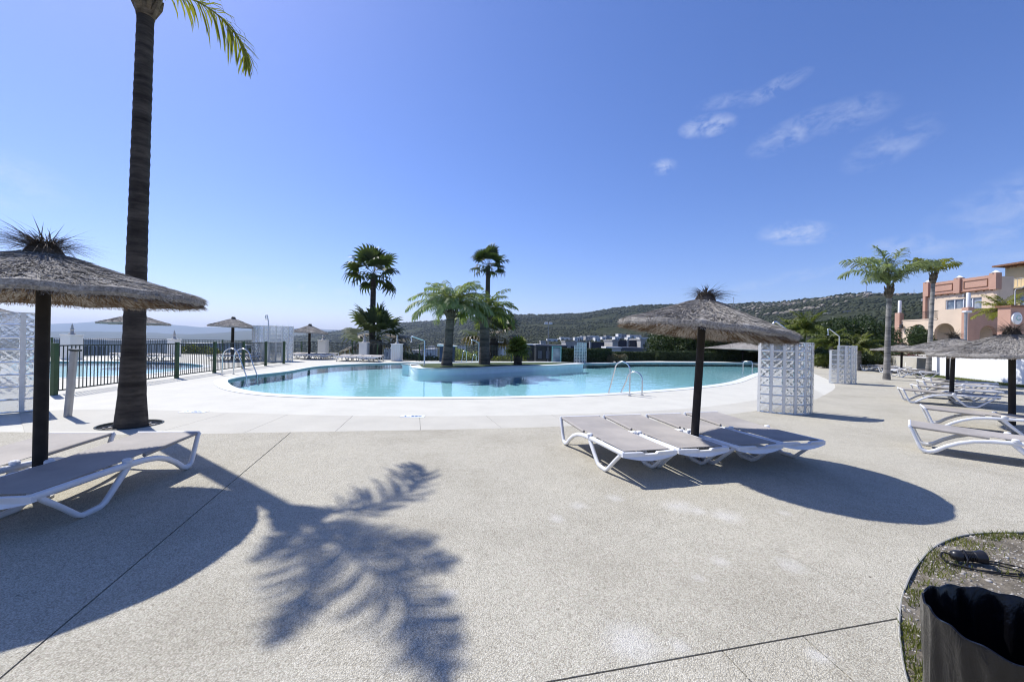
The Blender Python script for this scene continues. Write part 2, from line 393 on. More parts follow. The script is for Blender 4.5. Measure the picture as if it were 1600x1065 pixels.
def npmesh(name, V, F, smooth=False):
    "fast mesh from arrays; F has 3 or 4 columns"
    me = bpy.data.meshes.new(name); V = np.asarray(V, np.float32); F = np.asarray(F, np.int32); k = F.shape[1]
    me.vertices.add(len(V)); me.vertices.foreach_set('co', V.ravel())
    me.loops.add(F.size); me.loops.foreach_set('vertex_index', F.ravel())
    me.polygons.add(len(F)); me.polygons.foreach_set('loop_start', np.arange(0, F.size, k, dtype=np.int32))
    if smooth: me.polygons.foreach_set('use_smooth', np.ones(len(F), bool))
    me.update(calc_edges=True); me.validate(); return me
def tag(o, label, cat, group=None, kind=None):
    if label: o['label'] = label
    if cat: o['category'] = cat
    if group: o['group'] = group
    if kind: o['kind'] = kind
    return o
def thing(name, label, cat, loc=(0, 0, 0), rz=0.0, group=None):
    o = bpy.data.objects.new(name, None); col.objects.link(o); o.empty_display_size = .2
    o.location = loc; o.rotation_euler = (0, 0, rz); return tag(o, label, cat, group)
def struct(o): o['kind'] = 'structure'; return o
def copy_tree(o, parent=None):
    c = o.copy(); col.objects.link(c)
    if parent: c.parent = parent
    for ch in [q for q in bpy.data.objects if q.parent == o]: copy_tree(ch, c)
    return c
def spline(pts, per=8, closed=True):
    P = [Vector(p[:2]) for p in pts]; n = len(P); out = []
    for i in range(n if closed else n - 1):
        g = (lambda j: P[j % n]) if closed else (lambda j: P[max(0, min(n - 1, j))])
        a, b, c_, d = g(i - 1), g(i), g(i + 1), g(i + 2)
        for k in range(per):
            t = k / per
            out.append(.5 * ((2 * b) + (c_ - a) * t + (2 * a - 5 * b + 4 * c_ - d) * t * t + (3 * b - a - 3 * c_ + d) * t ** 3))
    if not closed: out.append(P[-1])
    return out
def offset(loop, d):
    n = len(loop); area = sum(loop[i].x * loop[(i + 1) % n].y - loop[(i + 1) % n].x * loop[i].y for i in range(n)); sg = 1 if area > 0 else -1
    out = []
    for i in range(n):
        t = (loop[(i + 2) % n] - loop[i - 2]).normalized(); out.append(loop[i] + Vector((t.y, -t.x)) * d * sg)
    return out
def fbm(x, y, octs=5, seed=0, gain=.5):
    def vn(x, y, s):
        xi = np.floor(x).astype(np.int64); yi = np.floor(y).astype(np.int64); fx = x - xi; fy = y - yi
        h = lambda a, b: (((a * 374761393 + b * 668265263 + s * 974634599) ^ ((a * 374761393 + b * 668265263) >> 13)) * 1274126177 % 1000003) / 1000003.0
        ux = fx * fx * (3 - 2 * fx); uy = fy * fy * (3 - 2 * fy)
        return (h(xi, yi) * (1 - ux) + h(xi + 1, yi) * ux) * (1 - uy) + (h(xi, yi + 1) * (1 - ux) + h(xi + 1, yi + 1) * ux) * uy
    t = 0; a = 1; n = 0
    for i in range(octs): t = t + a * (vn(x * 2 ** i, y * 2 ** i, seed + i) - .5); n += a; a *= gain
    return t / n

# ------------------------------------------------------------------ pool, terrace, deck
PW = -0.055
pool_px = [(356, 595), (364, 603), (386, 609.5), (430, 615), (500, 618.5), (580, 620), (680, 620.3), (780, 619.3), (880, 617), (960, 613.5), (1040, 608), (1100, 602.5), (1140, 596.5), (1163, 589),
           (1180, 583), (1204, 578), (1222, 573.5), (1226, 570), (1200, 567.8), (1140, 566.5), (1060, 566), (985, 566), (945, 567.3), (905, 567.6), (860, 566.8), (800, 566), (720, 565.6), (646, 566.4),
           (573, 568), (500, 572), (450, 580), (396, 586), (366, 591)]
pool = spline([G(u, v) for u, v in pool_px], 6)
cop_o = offset(pool, .38)
kid = spline([G(u, v) for u, v in [(60, 592), (90, 590), (160, 588), (230, 584), (290, 577), (318, 572), (290, 567.5), (230, 565.5), (160, 564.5), (90, 564.5), (30, 567), (20, 580)]], 6)
kid_o = offset(kid, .3)
fence_px = None
TER = [(-30, -6), (-30, 22), (-27.4, 23), (-25.6, 30.4), (-16.4, 31.4), (-12, 30.5), (-9.2, 28), (-6.5, 28), (0, 29.6), (3.6, 31.2), (8, 33.5), (20, 40), (28, 41), (40, 40), (40, -6)]
bed_px = [(1660, 829), (1600, 832), (1540, 833), (1495, 839), (1458, 856), (1428, 889), (1410, 930), (1404, 970), (1406, 1010), (1416, 1065), (1440, 1110)]
bed_curve = spline([G(u, v) for u, v in bed_px], 6, closed=False)
bed = bed_curve + [Vector((1.35, .3)), Vector((2.2, .1)), Vector((4.5, .6)), Vector((4.6, 2.6))]
pit_c = G(204, 664); pit = [Vector((pit_c.x + .42 * math.cos(a), pit_c.y + .42 * math.sin(a))) for a in (2 * math.pi * i / 36 for i in range(36))]

ter = struct(B().prism(TER, [cop_o, kid_o, bed, pit], -1.4, 0.0).build('terrace', 'apron'))
struct(B().prism(cop_o, [pool], -.5, .012).build('pool_coping', 'coping', smooth=30))
struct(B().prism(kid_o, [kid], -.5, .012).build('paddling_pool_coping', 'coping'))
def basin(name, loop, depth):
    b = B(); n = len(loop); lo = [p * 1.0 for p in loop]
    b.add([(p.x, p.y, -.02) for p in loop] + [(p.x, p.y, -depth) for p in lo], [(i, (i + 1) % n, n + (i + 1) % n, n + i) for i in range(n)])
    t = tessellate_polygon([[Vector((p.x, p.y, 0)) for p in lo]]); b.add([(p.x, p.y, -depth) for p in lo], t)
    return struct(b.build(name, 'pool_paint'))
basin('pool_basin', pool, .34); basin('paddling_pool_basin', kid, .22)
def sheet(name, loop, z, mat, holes=()):
    "a flat sheet whose faces all look up"
    L = [loop, *holes]; P = [p for l in L for p in l]; F_ = []
    for a, b_, c_ in tessellate_polygon([[Vector((p.x, p.y, 0)) for p in l] for l in L]):
        up = (P[b_].x - P[a].x) * (P[c_].y - P[a].y) - (P[b_].y - P[a].y) * (P[c_].x - P[a].x) > 0; F_.append((a, b_, c_) if up else (a, c_, b_))
    me = bpy.data.meshes.new(name); me.from_pydata([(p.x, p.y, z) for p in P], [], F_); me.update(); return struct(ob(name, me, mat))
isl_front = [G(u, v, PW) for u, v in [(641, 579), (646, 583.5), (662, 585.6), (685, 586.2), (740, 585), (793, 581.6), (859, 578.6), (889, 576.6)]]
isl_back = [Vector((4.4, 24.6)), Vector((2.6, 25.4)), Vector((0, 24.6)), Vector((-2.8, 22.9)), Vector((-4.9, 21.2)), Vector((-5.5, 20.1))]
isl = spline([p.to_2d() for p in isl_front] + isl_back, 6)
sheet('pool_water', offset(pool, -.004), PW, 'water', [offset(isl, -.03)])
sheet('paddling_pool_water', offset(kid, -.004), PW, 'water')
island = thing('pool_island', 'low curved white planter island standing in the pool with palms on it', 'island')
B().prism(isl, [], -.338, .185).build('wall', 'pool_wall_white', island, 30)
B().prism(offset(isl, .05), [offset(isl, -.42)], .186, .235).build('rim', 'coping', island)
B().prism(offset(isl, -.422), [], .187, .225).build('lawn', 'lawn', island)

# washed-pebble deck cut into slabs by open joints
edge_px = [(-260, 700), (-120, 684), (0, 676), (120, 679), (250, 680), (455, 676), (640, 673), (760, 670.5), (870, 667), (1000, 660), (1100, 652), (1190, 641), (1262, 628), (1296, 613), (1305, 604), (1298, 595), (1278, 586), (1262, 579)]
edge = spline([G(u, v) for u, v in edge_px], 6, closed=False)
deck_loop = edge + [Vector((20, 33)), Vector((27, 36)), Vector((39, 36)), Vector((39, -5.5)), Vector((-29, -5.5)), Vector((-29, 4.2))]
def slabs(loop, holes, z, th, mat, cuts, parent):
    "cut a flat sheet along open joints (point, point, width, limit) and give every piece its own body"
    bm = bmesh.new(); L = [loop, *holes]
    vs = [bm.verts.new((p.x, p.y, z)) for l in L for p in l]
    for t in tessellate_polygon([[Vector((p.x, p.y, 0)) for p in l] for l in L]):
        try: bm.faces.new([vs[i] for i in t])
        except ValueError: pass
    for a, b, wd, lim in cuts:
        a, b = Vector((a.x, a.y, 0)), Vector((b.x, b.y, 0)); d = (b - a).normalized(); nr = Vector((-d.y, d.x, 0))
        def sel():
            if not lim: return bm.faces[:]
            q, s_ = lim; return [f for f in bm.faces if (f.calc_center_median() - Vector((q[0].x, q[0].y, 0))).dot(Vector((-(q[1] - q[0]).y, (q[1] - q[0]).x, 0))) * s_ > 0]
        for sg in (-1, 1):
            fs = sel(); g = list({e for f in fs for e in f.edges} | {v for f in fs for v in f.verts}) + fs
            bmesh.ops.bisect_plane(bm, geom=g, dist=1e-6, plane_co=a + nr * wd / 2 * sg, plane_no=nr)
        kill = [f for f in sel() if abs((f.calc_center_median() - a).dot(nr)) < wd / 2 * .999]
        bmesh.ops.delete(bm, geom=kill, context='FACES')
    bm.faces.ensure_lookup_table(); seen = set(); out = []
    for f0 in bm.faces:
        if f0.index in seen: continue
        st, comp = [f0], []; seen.add(f0.index)
        while st:
            f = st.pop(); comp.append(f)
            for e in f.edges:
                for g in e.link_faces:
                    if g.index not in seen: seen.add(g.index); st.append(g)
        if sum(f.calc_area() for f in comp) < .005: continue
        idx = {}; V = []; F = []
        for f in comp:
            fl = f if f.normal.z > 0 else None
            q = []
            for v in (f.verts if f.normal.z > 0 else reversed(f.verts[:])):
                if v not in idx: idx[v] = len(V); V.append(v.co.copy())
                q.append(idx[v])
            F.append(tuple(q))
        n = len(V); cnt = {}
        for q in F:
            for i in range(len(q)): cnt[(q[i], q[(i + 1) % len(q)])] = 1
        sides = [(b_, a_, a_ + n, b_ + n) for (a_, b_) in cnt if (b_, a_) not in cnt]
        me = bpy.data.meshes.new('slab'); me.from_pydata(V + [Vector((p.x, p.y, z - th)) for p in V], [], F + sides); me.update()
        out.append(ob('slab', me, mat, parent))
    bm.free(); return out
bed_h = bed; pit_h = pit
deck = struct(sheet('deck', offset(deck_loop, -.01), .003, 'joint', [bed_h]))
J2 = (G(880, 1065), G(1400, 970))
cuts = [(G(455, 676), G(0, 1064), .011, None), (J2[0], J2[1], .010, None), (G(1047, 769), G(1345, 932), .004, None),
        (G(1128, 1020), G(1170, 1065), .007, (J2, -1)), (G(1255, 998), G(1330, 1065), .007, (J2, -1))]
slabs(deck_loop, [bed_h], .014, .011, 'deck', cuts, deck)
# plain concrete band between the pebble deck and the pale apron
in_px = [(1260, 602), (1235, 614), (1170, 627), (1090, 637), (1000, 643), (870, 648), (760, 650), (640, 650.5), (525, 649.5), (440, 647.5), (360, 645), (300, 643), (240, 641), (170, 640), (90, 641), (30, 644)]
inner = spline([G(u, v) for u, v in in_px], 6, closed=False)
e2 = [p for p in edge if G(40, 676).x < p.x and p.y < G(1290, 616).y]
band_loop = e2 + inner
band = struct(sheet('concrete_band', offset(band_loop, -.005), .0025, 'joint', [pit]))
bc = [(G(a, 671), G(b, 643), .006, None) for a, b in ((395, 462), (528, 559), (657, 655), (786, 751), (915, 848), (1045, 945), (1170, 1040), (265, 365))]
slabs(band_loop, [pit], .010, .0075, 'band', bc, band)

# depth marks set in the band: pale tile with small blue figures too worn to read
for i, (u, v, lb) in enumerate([(303, 644, 'small pale depth tile with blue marks near the tall palm'), (645, 651, 'small pale depth tile with blue marks in front of the pool')]):
    p = G(u, v); t = thing('depth_marker', lb, 'marker', (p.x, p.y, .0102), 0, 'depth tiles along the pool')
    B().box((0, 0, .003), (.46, .20, .006)).build('tile', 'marker_tile', t)
    b = B()
    for k, (wx, hy) in enumerate([(.03, .10), (.016, .03), (.05, .10), (.05, .10), (.06, .06)]): b.box((-.14 + k * .07, 0, .0072), (wx, hy, .002))
    b.build('figures', 'marker_blue', t)

# ------------------------------------------------------------------ terrain, hills, mountains
def prof():
    "ground level by direction and distance, from the skyline in the photograph"
    rp = [(300, 530), (440, 522), (517, 518), (536, 516), (632, 504), (720, 498), (793, 492), (864, 491.5), (906, 490), (948, 483.6), (998, 477), (1100, 474), (1200, 472), (1250, 468), (1300, 463), (1345, 458.5), (1440, 459), (1520, 452), (1650, 445)]
    rD = [2600, 2500, 2300, 2300, 2000, 1700, 1500, 1400, 1350, 1300, 1250, 1150, 1000, 950, 900, 850, 800, 780, 760]
    az = []; rows = []
    for (u, v), D in zip(rp, rD):
        p = At(u, v, D * math.cos(math.atan((u - 800) / FPX))); az.append(math.atan2(p.x, p.y)); rows.append((D, p.z))
    return np.array(az), np.array(rows)
AZ, RID = prof()
def tz(x, y):
    x = np.asarray(x, float); y = np.asarray(y, float)
    az = np.arctan2(x, y); r = np.hypot(x, y)
    D = np.interp(az, AZ, RID[:, 0]); Hr = np.interp(az, AZ, RID[:, 1])
    left = np.clip((AZ[2] - az) / .35, 0, 1)             # towards the open valley on the left
    Hr = Hr * (1 - left) - 42 * left
    near_r = np.interp(az, [-.9, -.2, .1, .5, .8], [-1.6, -1.6, -1.5, -1.4, -.9])
    va_r = np.interp(az, [-.9, -.3, 0, .35, .55, .8], [420, 300, 120, 110, 80, 70]); va_z = np.interp(az, [-.9, -.3, 0, .3, .5, .7], [-40, -30, -9, -7, -1, 1.0])
    mid_r = np.interp(az, [-.5, 0, .35, .8], [900, 360, 330, 300]); mid_z = np.interp(az, [-.5, -.2, 0, .35, .6, .8], [-42, -20, 2, 4, 14, 24])
    def ss(t): t = np.clip(t, 0, 1); return t * t * (3 - 2 * t)
    z = near_r + (va_z - near_r) * ss((r - 38) / (va_r - 38))
    z = np.where(r > va_r, va_z + (mid_z - va_z) * ss((r - va_r) / (mid_r - va_r)), z)
    t = np.clip((r - mid_r) / (D - mid_r), 0, 1)
    up = mid_z + (Hr - mid_z) * (t ** 1.15)
    amp = (Hr - mid_z).clip(5, None) * .13 * np.sin(np.pi * np.clip(t, 0, 1)) ** .8
    up = up + amp * fbm(x / 260, y / 260, 5, 3) * 2.2
    z = np.where(r > mid_r, up, z)
    fall = np.clip((r - D) / 2500, 0, 1); z = np.where(r > D, Hr + (-60 - Hr) * fall ** .8, z)
    z = z + np.clip((r - 60) / 400, 0, 1) * fbm(x / 45, y / 45, 4, 9) * 5 * np.clip(1 - (r - D) / 400, 0, 1)
    return z
na, nr = 420, 300
A_ = np.linspace(R(-75), R(75), na); Rr = np.concatenate([np.linspace(12, 60, 24), np.geomspace(62, 14000, nr - 24)])
aa, rr = np.meshgrid(A_, Rr); X = rr * np.sin(aa); Y = rr * np.cos(aa); Z = tz(X, Y)
ii = np.arange((nr - 1) * na).reshape(nr - 1, na)[:, :-1].ravel()
F = np.stack([ii, ii + 1, ii + na + 1, ii + na], 1)
struct(ob('terrain', npmesh('terrain', np.stack([X.ravel(), Y.ravel(), Z.ravel()], 1), F, True), 'terrain'))
# the ground goes on behind the camera as one plain sheet
struct(B().add([(-14000, -14000, -62), (14000, -14000, -62), (14000, 14000, -62), (-14000, 14000, -62)], [(0, 1, 2, 3)]).build('plain', 'terrain'))
def mountain(name, px, D, dep, seed):
    pts = [At(u, v, D) for u, v in px]; xs = np.array([p.x for p in pts]); zs = np.array([p.z for p in pts])
    gx, gy = np.meshgrid(np.linspace(xs[0], xs[-1], 240), np.linspace(-1, 1, 26))
    top = np.interp(gx, xs, zs)
    z = -70 + (top + 70) * (1 - np.abs(gy) ** 1.3) + fbm(gx / 900, gy * dep / 900, 5, seed) * 90 * (1 - gy ** 2) * .9
    k = 240; q = np.arange(25 * k).reshape(25, k)[:, :-1].ravel()
    return struct(ob(name, npmesh(name, np.stack([gx.ravel(), (D + gy * dep + fbm(gx / 2500, gy * 0, 3, seed) * 900).ravel(), z.ravel()], 1), np.stack([q, q + 1, q + k + 1, q + k], 1), True), 'mountain'))
mountain('mountain_range', [(-500, 512), (-200, 506), (83, 507), (129, 505), (180, 501), (242, 505), (267, 507), (307, 511), (397, 511), (450, 512), (510, 514), (600, 520)], 9500, 1500, 21)
mountain('coastal_hill', [(-400, 522), (0, 520), (120, 519), (250, 521), (330, 519), (400, 517), (470, 519), (560, 522)], 4600, 900, 33)

# scrub bushes and pale rocks over the hillside, uncountable
def ico():
    t = (1 + 5 ** .5) / 2
    v = np.array([(-1, t, 0), (1, t, 0), (-1, -t, 0), (1, -t, 0), (0, -1, t), (0, 1, t), (0, -1, -t), (0, 1, -t), (t, 0, -1), (t, 0, 1), (-t, 0, -1), (-t, 0, 1)], float)
    f = np.array([(0, 11, 5), (0, 5, 1), (0, 1, 7), (0, 7, 10), (0, 10, 11), (1, 5, 9), (5, 11, 4), (11, 10, 2), (10, 7, 6), (7, 1, 8), (3, 9, 4), (3, 4, 2), (3, 2, 6), (3, 6, 8), (3, 8, 9), (4, 9, 5), (2, 4, 11), (6, 2, 10), (8, 6, 7), (9, 8, 1)])
    return v / np.linalg.norm(v[0]), f
IV, IF = ico()
def blobs(name, P, S, mat, sq=.8, jag=.35):
    n = len(P); V = IV[None] * (1 + rng.uniform(-jag, jag, (n, 12, 1))) * S[:, None, None]; V[:, :, 2] *= sq; V = V + P[:, None, :]
    F = IF[None] + (np.arange(n) * 12)[:, None, None]
    return ob(name, npmesh(name, V.reshape(-1, 3), F.reshape(-1, 3)), mat)
n = 42000
az = rng.uniform(R(-34), R(54), n); tt = rng.uniform(0, 1, n) ** 1.6
D = np.interp(az, AZ, RID[:, 0]); r0 = np.interp(az, [-.5, 0, .35, .8], [500, 130, 100, 90]); rr = r0 + (D * 1.01 - r0) * tt
x, y = rr * np.sin(az), rr * np.cos(az); keep = (fbm(x / 120, y / 120, 4, 5) > -.13) & (rng.uniform(0, 1, n) < np.clip((np.degrees(az) + 34) / 12, 0, 1))
x, y, rr = x[keep], y[keep], rr[keep]; S = rng.uniform(1.0, 3.4, len(x)) * np.clip(rr / 900, .3, 1.6)
tag(blobs('scrub', np.stack([x, y, tz(x, y) + S * .15], 1), S, 'scrub'), 'dense dark green scrub covering the whole hillside', 'scrub', kind='stuff')
n = 1500
az = rng.uniform(R(26), R(50), n); D = np.interp(az, AZ, RID[:, 0]); rr = D * rng.uniform(.58, .95, n)
x, y = rr * np.sin(az), rr * np.cos(az); keep = fbm(x / 70, y / 70, 4, 15) > .0
x, y = x[keep], y[keep]; S = rng.uniform(.9, 3.0, len(x))
tag(blobs('boulders', np.stack([x, y, tz(x, y) + S * .5], 1), S, 'rock', .7, .4), 'pale boulders scattered over the upper right hillside', 'boulders', kind='stuff')

# ------------------------------------------------------------------ sun loungers
def make_lounger(name, label, loc, rz, group):
    t = thing(name, label, 'sun lounger', loc, rz, group)
    side = [(.03, .365), (.05, .335), (.115, .16), (.15, .065), (.185, .034), (.235, .028), (.30, .055), (.40, .135), (.52, .205), (.66, .258), (.82, .285), (1.0, .298), (1.3, .306), (1.84, .316)]
    wds = [.034, .038, .040, .044, .05, .052, .052, .05, .05, .05, .052, .054, .05, .048]
    leg = [(1.0, .30), (1.05, .235), (1.15, .13), (1.235, .045), (1.28, .024), (1.44, .022), (1.485, .045), (1.62, .165), (1.79, .305)]
    lw = [.075, .058, .05, .046, .044, .042, .038, .036, .04]
    for y in (-.315, .315):
        f = B().sweep(side, wds, .042, y).build('side_frame', 'white_plastic', t, 50)
        B().sweep(leg, lw, .038, y * .985).build('leg', 'white_plastic', t, 50)
        B().lathe([(.020, 0), (.036, .004), (.036, .03), (.026, .04), (.012, .042)], 14, (1.02, y, .316)).build('cap', 'white_plastic', f, 40)
        B().box((1.36, y * .985, .006), (.12, .034, .012)).build('foot_pad', 'foot_rubber', t)
    B().tube([(.035, -.32, .366), (.035, .32, .366)], .019, 10).build('head_bar', 'white_plastic', t, 50)
    B().tube([(1.05, -.30, .285), (1.05, .30, .285)], .016, 8).build('crossbar', 'white_plastic', t, 50)
    # sling: hemmed sides on the head part, flat seat between the rails
    b = B(); ns, nw = 22, 10; V = []
    for layer in (0, 1):
        for i in range(ns + 1):
            s_ = .045 + (1.80 - .045) * i / ns; hw = .297 if s_ < .78 else .285
            z = .366 + (.325 - .366) * min(1, s_ / 1.0)
            for j in range(nw + 1):
                q = -1 + 2 * j / nw; sag = .016 * (1 - q * q) * math.sin(math.pi * min(1, max(0, i / ns))) ** .5
                V.append((s_, q * hw, z + .014 - sag - (.006 if layer else 0)))
    o = (ns + 1) * (nw + 1); id_ = lambda i, j: i * (nw + 1) + j
    Fq = [(id_(i, j), id_(i + 1, j), id_(i + 1, j + 1), id_(i, j + 1)) for i in range(ns) for j in range(nw)]
    Fq += [tuple(k + o for k in reversed(f)) for f in Fq]
    for i in range(ns): Fq += [(id_(i, 0), id_(i, 0) + o, id_(i + 1, 0) + o, id_(i + 1, 0)), (id_(i + 1, nw), id_(i + 1, nw) + o, id_(i, nw) + o, id_(i, nw))]
    for j in range(nw): Fq += [(id_(0, j + 1), id_(0, j + 1) + o, id_(0, j) + o, id_(0, j)), (id_(ns, j), id_(ns, j) + o, id_(ns, j + 1) + o, id_(ns, j + 1))]
    b.add(V, Fq); sl_ = b.build('sling', 'sling', t, 60)
    for y in (-.297, .297): B().tube([(.05, y, .361), (.4, y, .346), (.80, y, .326)], .019, 8).build('hem', 'sling', sl_, 60)
    # foot panel: bowed apron with a hand slot at the top
    pl = [(-.335, .332), (-.09, .332), (-.07, .312), (.07, .312), (.09, .332), (.335, .332)] + [(.335 - .067 * k, .285 - .045 * math.sin(math.pi * k / 10)) for k in range(11)]
    B().prism(pl, [], 1.815, 1.855, lambda a, c_, h: (h + .02 * (1 - (a / .335) ** 2), a, c_)).build('foot_panel', 'white_plastic', t, 50)
    return t
lounger0 = None
def lounger(loc, axis, label, group):
    global lounger0
    rz = math.atan2(axis[1], axis[0]) + R(rnd.uniform(-1.3, 1.3))
    if lounger0 is None:
        lounger0 = make_lounger('sun_lounger', label, loc, rz, group); return lounger0
    o = copy_tree(lounger0); o.location = loc; o.rotation_euler = (0, 0, rz); tag(o, label, None, group); return o
DZ = .0145
ax = Vector((.262, -.965)).normalized(); nm = Vector((-ax.y, ax.x))
g = 'four loungers under the middle parasol'
for k, (d_, s_, lb) in enumerate([(0, 0, 'grey sling sun lounger in full sun, leftmost of the four by the middle parasol'),
        (.72, .0, 'grey sling sun lounger just left of the middle parasol pole'),
        (1.46, -.02, 'grey sling sun lounger just right of the middle parasol pole, foot end in shade'),
        (2.22, .02, 'grey sling sun lounger nearest the glass block shower, rightmost of the middle four')]):
    p = Vector((1.06, 6.13)) + nm * d_ - ax * s_; lounger((p.x, p.y, DZ), ax, lb, g)
axl = Vector((.116, -.993)); nl = Vector((.993, .116))
g = 'two loungers under the big left parasol'
lounger((-3.93, 4.62, DZ), axl, 'white framed sun lounger at the left edge, half in parasol shade, nearest the camera', g)
lounger((-4.80, 4.50, DZ), axl, 'grey sling sun lounger behind the pole of the big left parasol', g)
def corner_lounger(u, v, axis, label, group, dz=DZ):
    "place by the near head corner seen in the photograph"
    a = Vector(axis).normalized(); nn2 = Vector((-a.y, a.x)); p = G(u, v, .36).to_2d() + nn2 * .32; lounger((p.x, p.y, dz), a, label, group)
g = 'loungers along the right side'
corner_lounger(1417, 667, (.72, -.69), 'nearest sun lounger at the right edge, cut off by the frame', g)
corner_lounger(1441, 639, (.76, -.65), 'second nearest right hand sun lounger, behind the nearest one', g)
corner_lounger(1409, 609.5, (.84, -.54), 'sun lounger whose foot lies right of the second thatched parasol pole on the right', g)
corner_lounger(1431, 603.5, (.86, -.51), 'sun lounger just behind the second thatched parasol pole on the right', g)
corner_lounger(1441, 597.0, (.88, -.48), 'sun lounger third in the row behind the second right parasol pole', g)
corner_lounger(1452, 593.0, (.90, -.44), 'farthest sun lounger in the row before the white garden wall', g)

# ------------------------------------------------------------------ thatched parasols
def strands(n, R0, rise, seed, under=False, w0=.004, L=(.07, .20), lift=.034):
    r_ = np.random.default_rng(seed)
    a = r_.uniform(0, 2 * np.pi, n); r0 = np.sqrt(r_.uniform(.012, 1.0, n)) * R0 * .985
    ln = r_.uniform(*L, n); jit = r_.normal(0, .30, n); da = a + jit
    def zc(r): return rise * (1 - (r / R0)) ** 1.12
    P0 = np.stack([r0 * np.cos(a), r0 * np.sin(a), zc(r0) + (r_.uniform(0, .012, n) if not under else -r_.uniform(.045, .065, n))], 1)
    dr = np.stack([np.cos(da), np.sin(da)], 1) * ln[:, None]
    P1 = P0.copy(); P1[:, :2] += dr; rr1 = np.hypot(P1[:, 0], P1[:, 1])
    over = np.clip(rr1 - R0, 0, None)
    if under: P1[:, 2] = np.where(rr1 < R0, zc(np.minimum(rr1, R0)), -over * .15) - .075 - r_.uniform(0, .02, n)
    else: P1[:, 2] = np.where(rr1 < R0, zc(np.minimum(rr1, R0)), -over * .55) + r_.uniform(-.002, lift, n)
    # rim fibres are clipped so the edge stays tidy
    cl = np.maximum(1, rr1 / (R0 + r_.uniform(.0, .055, n))); P1[:, :2] = P1[:, :2] / cl[:, None]
    side = np.stack([-np.sin(da), np.cos(da), r_.normal(0, .9, n)], 1); side /= np.linalg.norm(side, axis=1)[:, None]
    w_ = r_.uniform(.5, 1.5, n)[:, None] * w0
    V = np.stack([P0 - side * w_, P0 + side * w_, P1], 1).reshape(-1, 3)
    return V, np.arange(n * 3).reshape(n, 3)
def rimfringe(n, R0, th, seed, w0):
    r_ = np.random.default_rng(seed); a = r_.uniform(0, 2 * np.pi, n); r0 = R0 * r_.uniform(.955, 1.0, n)
    P0 = np.stack([r0 * np.cos(a), r0 * np.sin(a), -r_.uniform(0, th, n)], 1)
    ln = r_.uniform(.012, .042, n); P1 = P0 + np.stack([np.cos(a + r_.normal(0, .6, n)) * ln * .55, np.sin(a + r_.normal(0, .6, n)) * ln * .55, -ln * r_.uniform(.2, .9, n)], 1)
    side = np.stack([-np.sin(a), np.cos(a), a * 0], 1); w_ = r_.uniform(.5, 1.4, n)[:, None] * w0
    return np.stack([P0 - side * w_, P0 + side * w_, P1], 1).reshape(-1, 3), np.arange(n * 3).reshape(n, 3)
def tuft(n, seed, spread, h, w0, lean=(0, 0)):
    r_ = np.random.default_rng(seed); a = r_.uniform(0, 2 * np.pi, n); e = r_.beta(1.5, 2.2, n)
    base = np.stack([np.cos(a) * r_.uniform(0, .10, n), np.sin(a) * r_.uniform(0, .10, n), r_.uniform(-.03, .06, n)], 1)
    ln = r_.uniform(.35, 1.0, n) * spread; el = R(2) + e * R(58)
    d1 = np.stack([np.cos(a) * np.cos(el), np.sin(a) * np.cos(el), np.sin(el) * h / spread * 1.6], 1)
    d1[:, 0] += lean[0]; d1[:, 1] += lean[1]
    mid = base + d1 * ln[:, None] * .5; tip = base + d1 * ln[:, None]; tip[:, 2] -= ln * .16 * r_.uniform(.0, 1.8, n)
    side = np.stack([-np.sin(a), np.cos(a), a * 0], 1) * (r_.uniform(.6, 1.4, n)[:, None] * w0)
    V = np.stack([base - side, base + side, mid + side * .8, mid - side * .8, tip], 1).reshape(-1, 3)
    k = np.arange(n)[:, None] * 5
    T = np.concatenate([k + [0, 1, 2], k + [0, 2, 3], k + [3, 2, 4]]); return V, T
